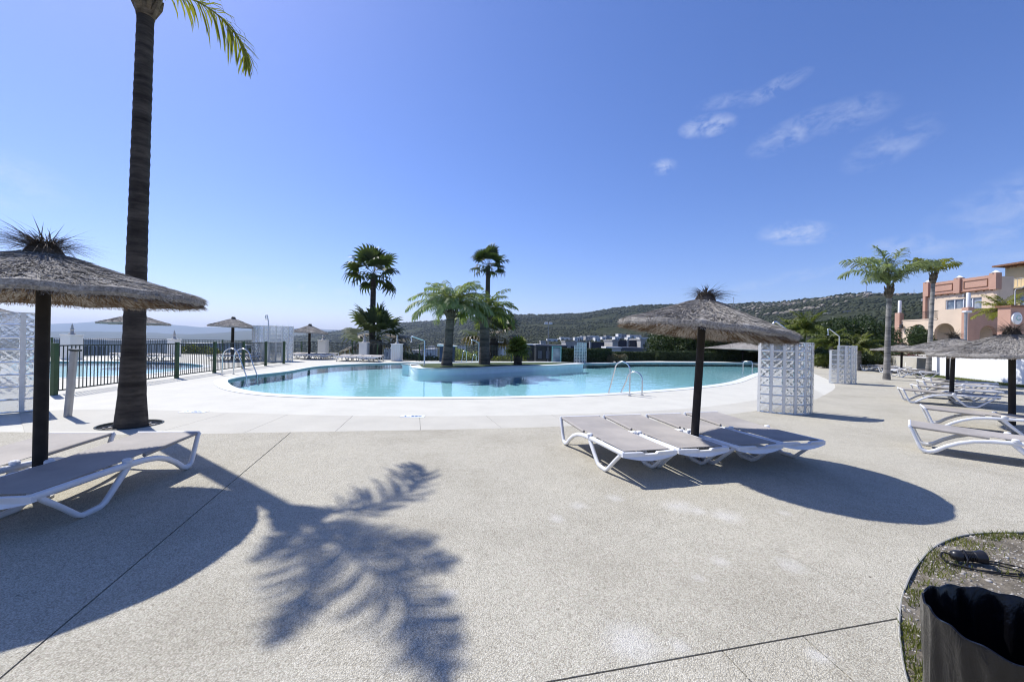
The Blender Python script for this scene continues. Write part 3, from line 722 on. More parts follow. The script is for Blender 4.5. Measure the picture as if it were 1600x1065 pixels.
def make_parasol(name, label, loc, R0, rim, rise, group, n=9000, pole_r=.05, tilt=(0, 0), ctilt=(0, 0), seed=1, tn=420, tspread=.34, th=.22, w0=.004, lean=(0, 0), ragged=True):
    t = thing(name, label, 'parasol', loc, 0, group); t.rotation_euler = (R(tilt[0]), R(tilt[1]), 0)
    B().tube([(0, 0, -.01), (0, 0, rim * .5), (0, 0, rim + rise * .8)], [pole_r, pole_r * .98, pole_r * .95], 14).build('pole', 'dark_wood', t, 50)
    B().lathe([(pole_r * 1.9, 0), (pole_r * 1.9, .02), (pole_r * 1.25, .028), (pole_r * 1.25, .09), (pole_r * 1.02, .09)], 18).build('base_sleeve', 'grey_metal', t, 30)
    k = 56; prof_ = []
    for i in range(15):
        q = i / 14; prof_.append((max(.004, R0 * q), rise * (1 - q) ** 1.12))
    prof_.append((R0 * 1.002, -.04)); prof_.append((R0 * .985, -.07))
    for i in range(8):
        q = 1 - i / 8; prof_.append((max(.05, R0 * .975 * q), rise * (1 - q) ** 1.12 - .055))
    b = B(); nz_ = len(prof_); r2 = random.Random(seed); ja = [r2.uniform(-1, 1) for _ in range(k)]
    V = [(r_ * (1 + .012 * ja[j] * (r_ / R0)) * math.cos(2 * math.pi * j / k), r_ * (1 + .012 * ja[j] * (r_ / R0)) * math.sin(2 * math.pi * j / k), z + .012 * ja[(j * 7) % k] * (r_ / R0)) for r_, z in prof_ for j in range(k)]
    b.add(V, [(i * k + j, i * k + (j + 1) % k, (i + 1) * k + (j + 1) % k, (i + 1) * k + j) for i in range(nz_ - 1) for j in range(k)] + [tuple(range(k))])
    can = b.build('canopy', 'straw_grey', t); can.location = (0, 0, rim + .06); can.rotation_euler = (R(ctilt[0]), R(ctilt[1]), 0)
    V1, F1 = strands(n, R0, rise, seed, False, w0); V2, F2 = rimfringe(n // 3, R0, .085, seed + 2, w0 * .8)
    th_ = ob('thatch', npmesh('thatch', np.concatenate([V1, V2]), np.concatenate([F1, F2 + len(V1)])), 'straw_grey', can); th_['kind'] = 'stuff'
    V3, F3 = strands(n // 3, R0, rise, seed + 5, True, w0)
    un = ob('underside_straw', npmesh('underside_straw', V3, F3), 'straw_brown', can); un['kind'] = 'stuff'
    rb = B(); nn3 = 48
    rb.tube([(R0 * .93 * math.cos(2 * math.pi * i / nn3), R0 * .93 * math.sin(2 * math.pi * i / nn3), -.052 + rise * .07 ** 1.12) for i in range(nn3 + 1)], .006, 5, False).build('rim_hoop', 'dark_wood', can)
    for i in range(8):
        a = 2 * math.pi * i / 8 + .2
        B().tube([(0.05 * math.cos(a), .05 * math.sin(a), rise * .90 - .08), (R0 * .93 * math.cos(a), R0 * .93 * math.sin(a), -.055 + rise * .05)], .008, 5).build('rib', 'dark_wood', can)
    V4, F4 = tuft(tn, seed + 9, tspread, th, w0 * .75, lean)
    bd = B().lathe([(.14, -.05), (.125, 0), (.10, .05), (.075, .085), (.02, .10)], 18).build('tuft_core', 'straw_tuft', can, 40); bd.location = (0, 0, rise - .03)
    tf = ob('straw_tuft', npmesh('straw_tuft', V4, F4), 'straw_tuft', bd); tf['kind'] = 'stuff'; tf.location = (0, 0, .03)
    return t
g = 'thatched parasols'
make_parasol('thatched_parasol', 'large shaggy thatched parasol at the left edge over two sun loungers', (-4.22, 3.58, DZ), 1.15, 1.80, .38, g, 16000, .048, (0, 0), (0, 0), 3, 620, .58, .20, .0040, (-.22, 0))
make_parasol('thatched_parasol', 'thatched parasol standing among the four loungers before the pool', (2.42, 5.25, DZ), 1.05, 1.66, .42, g, 13000, .05, (0, 2.6), (0, 3.4), 21, 420, .38, .14, .0042, (.16, 0))
p = G(1581, 672); make_parasol('thatched_parasol', 'nearest thatched parasol on the right, cut by the frame', (p.x, p.y, DZ), 1.15, 1.42, .40, g, 10000, .05, (0, -1.2), (0, -1), 41, 420, .50, .22, .0045, (-.35, 0))
p = G(1486, 631); make_parasol('thatched_parasol', 'second thatched parasol on the right, partly behind the nearest', (p.x, p.y, DZ), 1.12, 1.42, .40, g, 7000, .05, (0, 1.0), (0, 1), 51, 260, .40, .2, .006, (-.2, 0))
p = G(1480, 607); make_parasol('thatched_parasol', 'third thatched parasol on the right, its pole before the white wall', (p.x, p.y, DZ), 1.15, 1.45, .36, g, 3000, .055, (0, 0), (0, 0), 61, 120, .34, .16, .010)
p = G(1408, 583); make_parasol('thatched_parasol', 'small far thatched parasol beside the right hand palm trunk', (p.x, p.y, DZ), 1.5, 1.35, .40, g, 3000, .06, (0, 0), (0, 2), 71, 120, .5, .18, .011)
for u, v, R0, rim, lb in [(363, 562.5, 1.25, 2.0, 'far thatched parasol behind the pool ladder on the left'), (483, 560, 1.18, 1.78, 'far thatched parasol over loungers left of the fan palms')]:
    p = G(u, v); make_parasol('thatched_parasol', lb, (p.x, p.y, .0), R0, rim, .50, g, 3000, .085, (0, 0), (0, 2.5), int(u), 90, .16, .08, .010)
make_parasol('thatched_parasol', 'thatched parasol half hidden behind the tall palm trunk', (-19.9, 21.0, 0), 1.45, 1.98, .52, g, 3500, .08, (0, 0), (0, 0), 81, 90, .2, .08, .010)
make_parasol('thatched_parasol', 'parasol tip showing above the left glass block wall', (-15.3, 11.0, 0), 1.2, 1.92, .4, g, 2500, .06, (0, 0), (0, 0), 91, 80, .3, .1, .008)
p = G(1190, 569.5); make_parasol('thatched_parasol', 'wide low thatched shade behind the glass block shower', (p.x + 1.6, 38.3, 0), 3.3, 1.1, .75, g, 4000, .09, (0, 0), (0, 2), 95, 60, .3, .1, .016)

# loungers farther off
def row(pts, axis, group, labels):
    for p, lb in zip(pts, labels): lounger((p[0], p[1], .004 if len(p) < 3 else p[2]), axis, lb, group)
row([(-17.7, 25.2), (-16.95, 25.3), (-16.2, 25.4), (-15.4, 25.5)], (.05, -1), 'loungers under the far left parasol',
    ['far sun lounger beyond the pool ladder, leftmost of that row', 'far sun lounger beyond the pool ladder, second from left', 'far sun lounger beyond the pool ladder, third from left', 'far sun lounger beyond the pool ladder, rightmost of that row'])
row([(-15.1, 28.6), (-14.3, 28.4), (-13.5, 28.4), (-12.7, 28.5)], (.1, -1), 'loungers under the parasol near the fan palms',
    ['far lounger left of the parasol pole near the fan palms, outermost', 'far lounger just left of the parasol pole near the fan palms', 'far lounger just right of the parasol pole near the fan palms', 'far lounger right of the parasol pole near the fan palms, outermost'])
row([(-11.1, 27.0), (-10.35, 27.0), (-9.6, 26.9), (-8.9, 26.8)], (.1, -1), 'white loungers below the tall fan palm',
    ['far white lounger below the tall fan palm, leftmost', 'far white lounger below the tall fan palm, second from left', 'far white lounger below the tall fan palm, third from left', 'far white lounger below the tall fan palm, rightmost'])
row([(-22.4, 22.6), (-21.5, 22.7), (-20.5, 22.8)], (.9, -.4), 'white loungers beyond the paddling pool',
    ['white lounger beyond the paddling pool, left of the trunk', 'white lounger beyond the paddling pool, just left of the tall trunk', 'white lounger beyond the paddling pool behind the tall trunk'])
row([G(1345, 579).to_tuple()[:2] + (DZ,), G(1356, 578).to_tuple()[:2] + (DZ,), G(1368, 578).to_tuple()[:2] + (DZ,), G(1372, 582).to_tuple()[:2] + (DZ,)], (.6, -.8), 'white loungers in front of the dark trees',
    ['far white lounger before the dark trees, leftmost', 'far white lounger before the dark trees, second', 'far white lounger before the dark trees, third', 'far white lounger just left of the right hand palm trunk'])
row([G(1394, 589).to_tuple()[:2] + (DZ,), G(1408, 586).to_tuple()[:2] + (DZ,), G(1425, 586).to_tuple()[:2] + (DZ,)], (.97, -.25), 'white loungers right of the palm trunk',
    ['white lounger just right of the nearer right hand palm', 'white lounger behind the far small parasol pole', 'white lounger in front of the brick ramp'])

# ------------------------------------------------------------------ glass block shower screens and shower pipes
def arc_wall(label, cx, cy, Rr_, a0, a1, nc, nr_, ch=.20, group='glass block shower screens', short=0, z0=DZ, bmax=.186):
    t = thing('glass_block_screen', label, 'shower screen', (cx, cy, z0), 0, group)
    st = (a1 - a0) / nc; bw = min(bmax, 2 * (Rr_ - .04) * math.tan(abs(st) / 2) - .012); blk = None
    for c_ in range(nc):
        a = a0 + st * (c_ + .5); rows_ = nr_ - (1 if c_ < short else 0)
        for r_ in range(rows_):
            if blk is None:
                blk = B().box((0, 0, 0), (bw, .078, ch - .014), 0, .012).mesh('glass_block', 30)
            o = ob('glass_block', blk, 'glass_block', t, (Rr_ * math.cos(a), Rr_ * math.sin(a), .006 + ch * (r_ + .5)), (0, 0, a + math.pi / 2))
    for c_ in range(nc + 1):
        a = a0 + st * c_; rows_ = nr_ - (1 if c_ < short else 0); hgt = rows_ * ch
        inner_, outer_ = .006, max(.008, (Rr_ + .036) * abs(st) / 2 - bw / 2 + .001)
        pts = [(Rr_ - .036, -inner_), (Rr_ + .036, -outer_), (Rr_ + .036, outer_), (Rr_ - .036, inner_)]
        B().prism([(q[0] * math.cos(a) - q[1] * math.sin(a), q[0] * math.sin(a) + q[1] * math.cos(a)) for q in pts], [], 0, hgt + .004).build('mortar_rib', 'mortar', t)
    for r_ in range(nr_ + 1):
        n_ = nc * 3; s0 = (short if r_ == nr_ else 0) * 3
        ang = [a0 + (a1 - a0) * i / n_ for i in range(s0, n_ + 1)]
        loop = [((Rr_ - .033) * math.cos(q), (Rr_ - .033) * math.sin(q)) for q in ang] + [((Rr_ + .033) * math.cos(q), (Rr_ + .033) * math.sin(q)) for q in reversed(ang)]
        B().prism(loop, [], r_ * ch - (.001 if r_ else 0), r_ * ch + .0115).build('mortar_bed', 'mortar', t)
    return t
arc_wall('clear glass block screen right of the middle parasol, curved, eight rows high', 6.34, 9.62, .73, R(-145), R(-36), 6, 8)
p = G(1322, 600); arc_wall('smaller looking curved glass block screen farther right, before the green shrubs', p.x + .05, p.y + .72, .73, R(-138), R(-22), 6, 8, short=1)
arc_wall('glass block screen at the left edge behind the big parasol pole', -9.95, 7.95, 1.05, R(-112), R(-17), 6, 8, ch=.229, bmax=.235)
p = G(421, 564); arc_wall('far curved glass block screen behind the green fence', p.x - .2, p.y + 1.0, 1.25, R(-165), R(-15), 10, 9, ch=.235, z0=0, short=1, bmax=.28)
p = G(905, 567); arc_wall('narrow glass block screen standing before the clipped hedge', p.x, p.y + .72, .7, R(-120), R(-40), 5, 7, ch=.215, z0=0, short=1)
def shower(label, base, h, reach, ang, group='shower pipes', z=DZ, r=.024):
    t = thing('shower_pipe', label, 'shower', (base[0], base[1], z), ang, group)
    pts = [(0, 0, 0), (0, 0, h * .86)] + [(reach * .82 * i / 6, 0, h * (.86 + .14 * i / 6)) for i in range(1, 7)]
    e = pts[-1]; pts += [(e[0] + .08 * math.sin(q), 0, e[2] - .08 * (1 - math.cos(q)) ) for q in (R(30), R(60), R(90), R(130))]
    pts.append((pts[-1][0] + .0, 0, pts[-1][2] - .14))
    B().tube(pts, r, 8).build('pipe', 'steel', t, 60)
    B().lathe([(.018, .05), (.02, .02), (.05, 0), (.05, -.015)], 14, pts[-1]).build('shower_head', 'steel', t, 40)
    B().lathe([(.07, 0), (.07, .012), (.03, .02)], 16).build('foot_plate', 'steel', t, 40)
    return t
shower('bent steel shower pipe rising behind the near glass block screen', (6.72, 9.55), 2.1, .48, math.pi)
p = G(1325, 598); shower('bent steel shower pipe above the far right glass block screen', (p.x + .15, p.y + .7), 2.35, .55, math.pi)
p = G(421, 564); shower('thin shower pipe rising over the far left glass block screen', (p.x + .05, p.y - .25), 2.75, .10, R(200), z=0, r=.032)
p = G(663, 571, .225); shower('steel shower arm on the tip of the pool island', (p.x, p.y), 1.42, .72, math.pi, z=.226, r=.035)
p = At(748, 566, 27.0); shower('bent shower pipe beyond the island between two palms', (p.x, 27.0), 1.55, .55, math.pi, z=0, r=.035)

# ------------------------------------------------------------------ pool ladders
def ladder(label, rails, group='pool ladders'):
    t = thing('pool_ladder', label, 'ladder', (rails[0][0][0], rails[0][0][1], 0), 0, group); o = Vector(t.location)
    for (a, b, h) in rails:
        a = Vector(a); b = Vector(b); d = b - a; L = d.length; pts = [Vector((a.x, a.y, .002))]; rr_ = L * .34
        pts.append(Vector((a.x, a.y, h - rr_)))
        for i in range(1, 9):
            q = math.pi * i / 8; k = .5 - .5 * math.cos(q); pts.append(Vector((a.x + d.x * k * .7, a.y + d.y * k * .7, h - rr_ + rr_ * math.sin(q))))
        pts.append(Vector((b.x, b.y, -.02))); pts.append(Vector((b.x + d.x * .04, b.y + d.y * .04, -.7)))
        B().tube([p_ - o for p_ in pts], .021, 10).build('rail', 'steel', t, 60)
        B().lathe([(.05, .013), (.05, .025), (.024, .032)], 14, (a.x - o.x, a.y - o.y, 0)).build('flange', 'steel', t, 40)
    a = Vector(rails[0][1]); b = Vector(rails[1][1])
    for k in range(2):
        B().tube([Vector((a.x, a.y, -.25 - .25 * k)) - o, Vector((b.x, b.y, -.25 - .25 * k)) - o], .02, 8).build('rung', 'steel', t, 60)
    return t
d1, d2 = G(983.5, 618.2), G(1003, 617.6)
ladder('steel pool ladder with one tall and one low hoop at the near pool edge', [(d1.to_2d(), (d1.x - .50, d1.y + .48), .98), (d2.to_2d(), (d2.x - .50, d2.y + .48), .68)])
d1, d2 = G(347, 586.5), G(365, 584.5)
ladder('steel pool ladder at the left end of the pool by the fence', [(d1.to_2d(), (d1.x + .95, d1.y - .05), 1.02), (d2.to_2d(), (d2.x + .95, d2.y - .05), 1.0)])
d1, d2 = G(1175, 583.5), G(1160.5, 582.5)
t = thing('hand_rail', 'low squared steel hand rail at the right end of the pool', 'hand rail', (d1.x, d1.y, 0)); dv = d2 - d1
B().tube([(0, 0, 0), (0, 0, .58), dv * .04 + Vector((0, 0, .64)), dv * .12 + Vector((0, 0, .67)), dv * .88 + Vector((0, 0, .64)), dv * .97 + Vector((0, 0, .60)), dv + Vector((0, 0, .53)), dv + Vector((0, 0, -.5))], .022, 8).build('rail', 'steel', t, 60)
B().lathe([(.05, .013), (.05, .025), (.024, .032)], 14).build('flange', 'steel', t, 40)
ladder('pair of steel ladder hoops on the far pool edge behind the island', [((-3.0, 26.4), (-3.28, 26.0), .82), ((-2.35, 26.4), (-2.62, 26.0), .58)])

# ------------------------------------------------------------------ fences, pillars
def fence(name, label, pts, post_h, bar_h, nb, post_mat, bar_mat, pw=.075, bw=.016, joined=False, z=0.0):
    t = thing(name, label, 'fence', (pts[0][0], pts[0][1], z)); o = Vector((pts[0][0], pts[0][1]))
    bar = B().box((0, 0, bar_h / 2), (bw, bw, bar_h)).mesh('bar'); post = B().box((0, 0, post_h / 2), (pw, pw, post_h), 0, .006).mesh('post')
    for i, p in enumerate(pts): ob('post', post, post_mat, t, (p[0] - o.x, p[1] - o.y, 0))
    for i in range(len(pts) - 1):
        a = Vector(pts[i][:2]) - o; b = Vector(pts[i + 1][:2]) - o; d = b - a; L = d.length; u_ = d / L; rz = math.atan2(d.y, d.x)
        for zz in (bar_h + .06, .10): B().box(((a.x + b.x) / 2, (a.y + b.y) / 2, zz), (L - pw - .004, .03, .03), rz).build('rail', bar_mat, t)
        n_ = max(2, round(L / nb)); q = B()
        for k in range(1, n_):
            p = a + u_ * (L * k / n_)
            if joined: q.box((p.x, p.y, .115 + (bar_h - .07) / 2), (bw, bw, bar_h - .07), rz)
            else: ob('bar', bar, bar_mat, t, (p.x, p.y, .115), (0, 0, rz)).scale = (1, 1, (bar_h - .07) / bar_h)
        if joined: q.build('bars', bar_mat, t)['kind'] = 'stuff'
    return t
fpx = [(84.5, 617), (276, 590.5), (335, 582.3), (380, 575.8), (415, 571.3), (443.5, 568)]
fence('green_fence', 'green post and bar fence between the pool and the paddling pool', [G(u, v).to_tuple()[:2] for u, v in fpx], 1.24, 1.12, .105, 'green_paint', 'dark_rail', .10)
FF = [(-29.0, 21.6), (-26.8, 23.2), (-25.9, 26.6), (-25.0, 29.9), (-22, 30.3), (-19, 30.6), (-16.3, 30.9), (-14.2, 30.5), (-12, 30.0), (-9.3, 27.6), (-7.9, 27.5), (-6.4, 27.6), (-3.2, 28.3), (0, 29.1), (3.2, 30.6)]
fence('boundary_fence', 'long thin railing along the far edge of the terrace above the valley', FF, 1.16, 1.05, .11, 'green_paint', 'dark_rail', .07, .018, True)
def pillar(u, v, label, w_=.62, h_=1.2, Y=None, fl=False):
    p = G(u, v) if Y is None else At(u, v, Y); t = thing('pillar', label, 'pillar', (p.x, p.y, 0), R(rnd.uniform(-6, 6)), 'white terrace pillars')
    B().box((0, 0, h_ / 2), (w_, w_, h_), 0, .015).build('shaft', 'white_render', t)
    if fl:
        for k in range(5): B().box((-w_ / 2 + w_ * (k + .5) / 5, -w_ / 2 - .012, h_ / 2), (w_ / 5 * .45, .03, h_ * .96)).build('flute', 'white_paint', t)
    B().box((0, 0, h_ + .025), (w_ + .06, w_ + .06, .05), 0, .012).build('cap', 'white_render', t)
    B().lathe([(.15, 0), (.15, .04), (.085, .10), (.06, .22), (.10, .28), (.075, .32), (.045, .42), (.06, .45), (.03, .52), (.008, .60)], 16, (0, 0, h_ + .05)).build('finial', 'stone_grey', t, 40)
    return t
pillar(112, 561, 'white pillar with finial behind the leaning metal post', (.62), 1.32)
pillar(272, 556, 'white pillar with finial right of the tall palm trunk', .52, 1.12)
pillar(505, 555, 'white pillar with finial right of the far parasol', .58, 1.24, 29.6)
pillar(569, 555, 'white pillar with finial at the foot of the tall fan palm', .56, 1.16, 28.4)
pillar(620, 563.5, 'fluted white pillar with finial right of the tall fan palm', .62, 1.12, 27.1, True)
# leaning steel post with a dark cap by the fence
p = G(106, 651); t = thing('metal_post', 'leaning bare metal post standing in front of the green fence', 'post', (p.x, p.y, 0)); t.rotation_euler = (0, R(4.5), 0)
B().tube([(0, 0, 0), (0, 0, 1.18)], .055, 12).build('tube', 'grey_metal', t, 50); B().box((.02, 0, 1.2), (.15, .10, .035), 0, .006).build('cap', 'dark_rail', t)

# ------------------------------------------------------------------ palms
def frond_feather(L, nl, ll, e0, e1, seed, w_=.016, plum=.35, droop=.5, start=.12):
    "rachis along +x bending from elevation e0 to e1, leaflets on both sides"
    r_ = random.Random(seed); n_ = 16; pts = [Vector((0, 0, 0))]; tang = []
    for i in range(n_):
        q = (i + .5) / n_; e = e0 + (e1 - e0) * q ** 1.25; d = Vector((math.cos(e), 0, math.sin(e))); pts.append(pts[-1] + d * L / n_); tang.append(d)
    tang.append(tang[-1]); b = B()
    b.tube(pts, [max(.004, .022 * (1 - .85 * i / n_)) * (L / 2) ** .5 for i in range(n_ + 1)], 5)
    for k in range(nl):
        q = start + (1 - start) * (k + .5) / nl; f = q * n_; i = min(int(f), n_ - 1); P = pts[i].lerp(pts[i + 1], f - i); T = tang[i]; Nn = Vector((-T.z, 0, T.x))
        size = ll * (math.sin(math.pi * (.16 + .80 * q)) ** .6) * r_.uniform(.8, 1.12)
        for sd in (-1, 1):
            lat = Vector((0, sd, 0)); el = r_.uniform(-1, 1) * plum + .12
            d = (lat * math.cos(el) + Nn * math.sin(el)).normalized(); fw = .55 + .5 * q; d = (d + T * fw).normalized()
            m1 = P + d * size * .45 + Vector((0, 0, -droop * size * .09)); m2 = P + d * size * .82 + Vector((0, 0, -droop * size * .40)); tip = P + d * size * .95 + Vector((0, 0, -droop * size * .78))
            s_ = d.cross(Vector((0, 0, 1)) + Nn * r_.uniform(-.6, .6)).normalized() * w_ * r_.uniform(.8, 1.2)
            b.add([P - s_ * .5, P + s_ * .5, m1 + s_, m1 - s_, m2 + s_ * .75, m2 - s_ * .75, tip], [(0, 1, 2, 3), (3, 2, 4, 5), (5, 4, 6)])
    return b
def noflip(b, name):
    me = bpy.data.meshes.new(name); me.from_pydata(b.v, [], b.f); me.update(); return me
def ring_trunk(pts, rad, step=.11, n=18, amp=.012):
    b = B(); P = [Vector(p) for p in pts]; seg = []
    for i in range(len(P) - 1):
        k = max(1, int((P[i + 1] - P[i]).length / step))
        for j in range(k): seg.append((P[i].lerp(P[i + 1], j / k), rad[i] + (rad[i + 1] - rad[i]) * j / k))
    seg.append((P[-1], rad[-1])); q = []; rr_ = []
    for i, (p, r_) in enumerate(seg):
        q += [p, p.lerp(seg[min(i + 1, len(seg) - 1)][0], .45)]; rr_ += [r_ + amp * rnd.uniform(.4, 1.3), r_ - amp * .4]
    b.tube(q[:-1], rr_[:-1], n); return b
def feather_palm(name, label, base, top, r0, r1, fronds, mat, bark, L, nl, ll, group=None, boots=True, seed=5, w_=.016, droop=.5, plum=.35, crown_h=.45, bulge=1.25):
    t = thing(name, label, 'palm tree', base, 0, group); T = Vector(top) - Vector(base)
    mid = T * .5 + Vector((T.x * -.03, 0, 0))
    ring_trunk([(0, 0, -.05), T * .07, T * .22, mid, T], [r0 * bulge, r0 * (1 + (bulge - 1) * .45), r0, (r0 + r1) / 2, r1], .15, 18, .0045).build('trunk', bark, t, 50)
    ct = T + Vector((0, 0, crown_h))
    if boots:
        bb = B(); bb.tube([T - Vector((0, 0, .12)), T + Vector((0, 0, crown_h * .5)), ct + Vector((0, 0, .05))], [r1 * 1.12, r1 * 1.45, r1 * .7], 12)
        for k in range(14):
            a = k * 2.4; z_ = crown_h * (k / 14) - .1; o_ = Vector((math.cos(a), math.sin(a), 0))
            bb.tube([T + Vector((0, 0, z_)) + o_ * r1 * .9, T + Vector((0, 0, z_ + .16)) + o_ * r1 * 1.65, T + Vector((0, 0, z_ + .30)) + o_ * r1 * 2.0], [.05, .04, .012], 5)
        bb.build('leaf_base', 'boot_bark', t, 50)
    cache = {}
    for k, (azd, e0, e1, ls) in enumerate(fronds):
        key = (round(e0 / 12), round(e1 / 14), k % 2)
        if key not in cache: cache[key] = noflip(frond_feather(L, nl, ll, R(e0), R(e1), seed + k, w_, plum, droop), 'frond')
        o = ob('frond', cache[key], mat, t, ct + Vector((math.cos(R(azd)), math.sin(R(azd)), 0)) * r1 * .5, (R(rnd.uniform(-14, 14)), 0, R(azd))); o.scale = (ls, ls, ls)
    return t
# tall palm on the left: its crown is above the frame and throws the shadow on the deck
b0 = G(205, 667); tp_ = At(228, 16, b0.y - .05)
feather_palm('tall_palm', 'tall dark ringed palm trunk rising out of frame left of the pool', (b0.x, b0.y, -.02), tp_, .140, .106,
    [(56, 46, -86, 1.2), (-52, 58, -20, 1.2), (-25, 62, -35, .9), (-74, 62, -10, .85), (10, 78, 5, .7), (100, 80, 20, .5), (170, 82, 30, .45), (230, 82, 30, .45), (-105, 72, 10, .42)],
    'frond_yellow', 'palm_bark', 1.55, 64, .40, seed=100, droop=.75, plum=.8, w_=.013, bulge=1.55, crown_h=.26)
pb = thing('tree_pit', 'round gravel tree pit with dark edging at the tall palm foot', 'tree pit', (pit_c.x, pit_c.y, 0))
B().lathe([(.425, -.06), (.41, -.05), (.20, -.035), (.02, -.03)], 30).build('soil', 'planter_soil', pb)
B().tube([(.412 * math.cos(2 * math.pi * i / 36), .412 * math.sin(2 * math.pi * i / 36), .006) for i in range(37)], .016, 6, False).build('edging', 'dark_rail', pb)
pm = B().add([tuple(v) for v in IV], [tuple(f) for f in IF]).mesh('stone')
def stones(parent, spots, s0, s1, z):
    for k, (sx_, sy_) in enumerate(spots):
        o = ob('stone', pm, 'pebble', parent, (sx_, sy_, z)); q = rnd.uniform(s0, s1); o.scale = (q, q * rnd.uniform(.7, 1.2), q * .6); o.rotation_euler = (0, 0, rnd.uniform(0, 6))
stones(pb, [(.33 * math.cos(a) + rnd.uniform(-.05, .05), .33 * math.sin(a) + rnd.uniform(-.05, .05)) for a in (rnd.uniform(0, 6.3) for _ in range(70))], .012, .026, -.035)
def auto(n_, lo0, lo1, seed, hi=75, drop=-60):
    r_ = random.Random(seed); out = []
    for k in range(n_):
        q = k / (n_ - 1); e0 = hi - q * (hi - lo0); e1 = drop * (.25 + .75 * q) + lo1; out.append((k * 137.5 + r_.uniform(-15, 15), e0, e1, r_.uniform(.85, 1.08)))
    return out
# pool island palms
p = G(698, 571, .225); q = At(704, 494, p.y)
feather_palm('island_palm', 'grey green feather palm with arching fronds on the pool island, left of the pair', (p.x, p.y, .22), q, .25, .19, auto(36, 22, 32, 3, 88, -112), 'frond_grey', 'palm_bark_mid', 2.2, 40, .50, 'palms on the pool island', True, 200, .026, .8, .35, .3, 1.2)
p = G(757, 569, .225); q = At(757, 502, p.y)
feather_palm('island_palm', 'yellowish feather palm with thick trunk on the pool island, right of the pair', (p.x, p.y, .22), q, .29, .25, auto(28, 20, 30, 8, 88, -112), 'frond_green', 'palm_bark_mid', 1.95, 38, .48, 'palms on the pool island', True, 240, .026, .8, .35, .3, 1.1)
# palms by the garden wall on the right
p = G(1385, 593.5); q = At(1389, 462, p.y)
feather_palm('garden_palm', 'tall feather palm with ringed grey trunk before the arched building, fuller crown', (p.x, p.y, -.02), q, .125, .095,
    [(170, 55, -38, 1.1), (196, 68, -12, 1.1), (150, 72, 0, 1.1), (15, 62, 8, 1.0), (-15, 60, -10, 1.0), (60, 78, 15, 1.05), (100, 80, 20, 1.0), (250, 76, 5, 1.05), (300, 68, -15, .95), (-40, 66, -20, .95), (225, 60, -30, 1.0), (180, 82, 30, 1.05), (200, 45, -50, .95)],
    'frond_grey', 'palm_bark_grey', 2.2, 60, .52, 'palms beside the garden wall', True, 300, .026, .7, .8)
p = G(1450, 588); q = At(1458, 440, p.y)
feather_palm('garden_palm', 'slim feather palm with small crown leaning before the arched building', (p.x, p.y, -.02), q, .115, .085,
    [(168, 50, 10, 1.05), (192, 62, 5, .95), (12, 56, 15, 1.05), (-14, 50, -10, .9), (60, 70, 0, .85), (110, 70, 0, .85), (250, 66, -10, .85), (300, 60, -20, .8), (140, 78, 20, .85)],
    'frond_yellow', 'palm_bark_grey', 1.5, 48, .46, 'palms beside the garden wall', True, 340, .026, .7, .8)

def fan_leaf(pl, rb, seed, ns=24, arc=230, droop=.35, w_=1.0):
    r_ = random.Random(seed); b = B()
    b.tube([(0, 0, 0), (pl * .5, 0, .03), (pl, 0, 0)], [.022, .016, .012], 5)
    for k in range(ns):
        a = R(-arc / 2 + arc * (k + .5) / ns); rl = rb * (1 - .28 * (abs(a) / R(arc / 2)) ** 2) * r_.uniform(.92, 1.05); d = Vector((math.cos(a), math.sin(a), 0)); s_ = Vector((-math.sin(a), math.cos(a), 0))
        hw = rb * R(arc / ns) * .36 * w_; o_ = Vector((pl, 0, 0)); z1, z2, z3 = (-1) ** k * .012, -droop * rl * .12, -droop * rl * r_.uniform(.45, .85)
        m1 = o_ + d * rl * .42 + Vector((0, 0, z1)); m2 = o_ + d * rl * .78 + Vector((0, 0, z2)); tip = o_ + d * rl * .96 + Vector((0, 0, z3))
        b.add([o_, m1 + s_ * hw, m1 - s_ * hw, m2 + s_ * hw * .6, m2 - s_ * hw * .6, tip], [(0, 2, 1), (1, 2, 4, 3), (3, 4, 5)])
    return b
def fan_palm(name, label, base, H_, r0, r1, nleaf, pl, rb, mat, group, seed, lo=-50, hi=85, dry=0, lean=(0, 0)):
    t = thing(name, label, 'palm tree', base, 0, group); T = Vector((lean[0], lean[1], H_))
    ring_trunk([(0, 0, -.3), T * .5, T], [r0, (r0 + r1) / 2, r1], .16, 14, .02).build('trunk', 'palm_bark', t, 50)
    ms_ = [noflip(fan_leaf(pl, rb, seed + i, 13, 215, .22 + .16 * i), 'leaf') for i in range(4)]; md = [m_.copy() for m_ in ms_[2:]]
    r_ = random.Random(seed)
    for k in range(nleaf):
        q = k / max(1, nleaf - 1); el = hi + (lo - hi) * q + r_.uniform(-16, 16); a = k * 2.39996 + r_.uniform(-.2, .2)
        isd = q > 1 - dry
        o = ob('leaf', md[k % 2] if isd else ms_[min(3, int(q * 4))], 'fan_dry' if isd else mat, t, T, (0, 0, 0))
        o.rotation_euler = (Matrix.Rotation(a, 3, 'Z') @ Matrix.Rotation(-R(el), 3, 'Y') @ Matrix.Rotation(r_.uniform(-.4, .4), 3, 'X')).to_euler(); q2 = r_.uniform(.78, 1.12); o.scale = (q2,) * 3
    return t
g = 'fan palms beyond the fence'
p = At(583, 422, 33.2); fan_palm('fan_palm', 'tall dark fan palm against the sky left of the island', (p.x + .05, p.y, -1.2), p.z + 1.2 - .35, .26, .20, 23, 1.2, 1.28, 'fan_dark', g, 400, -24, 84, .0)
p = At(763, 412, 36); fan_palm('fan_palm', 'tall dark fan palm rising behind the island palms', (p.x, p.y, -1.2), p.z + 1.2 - .3, .24, .19, 22, 1.1, 1.18, 'fan_dark', g, 430, -28, 84, 0)
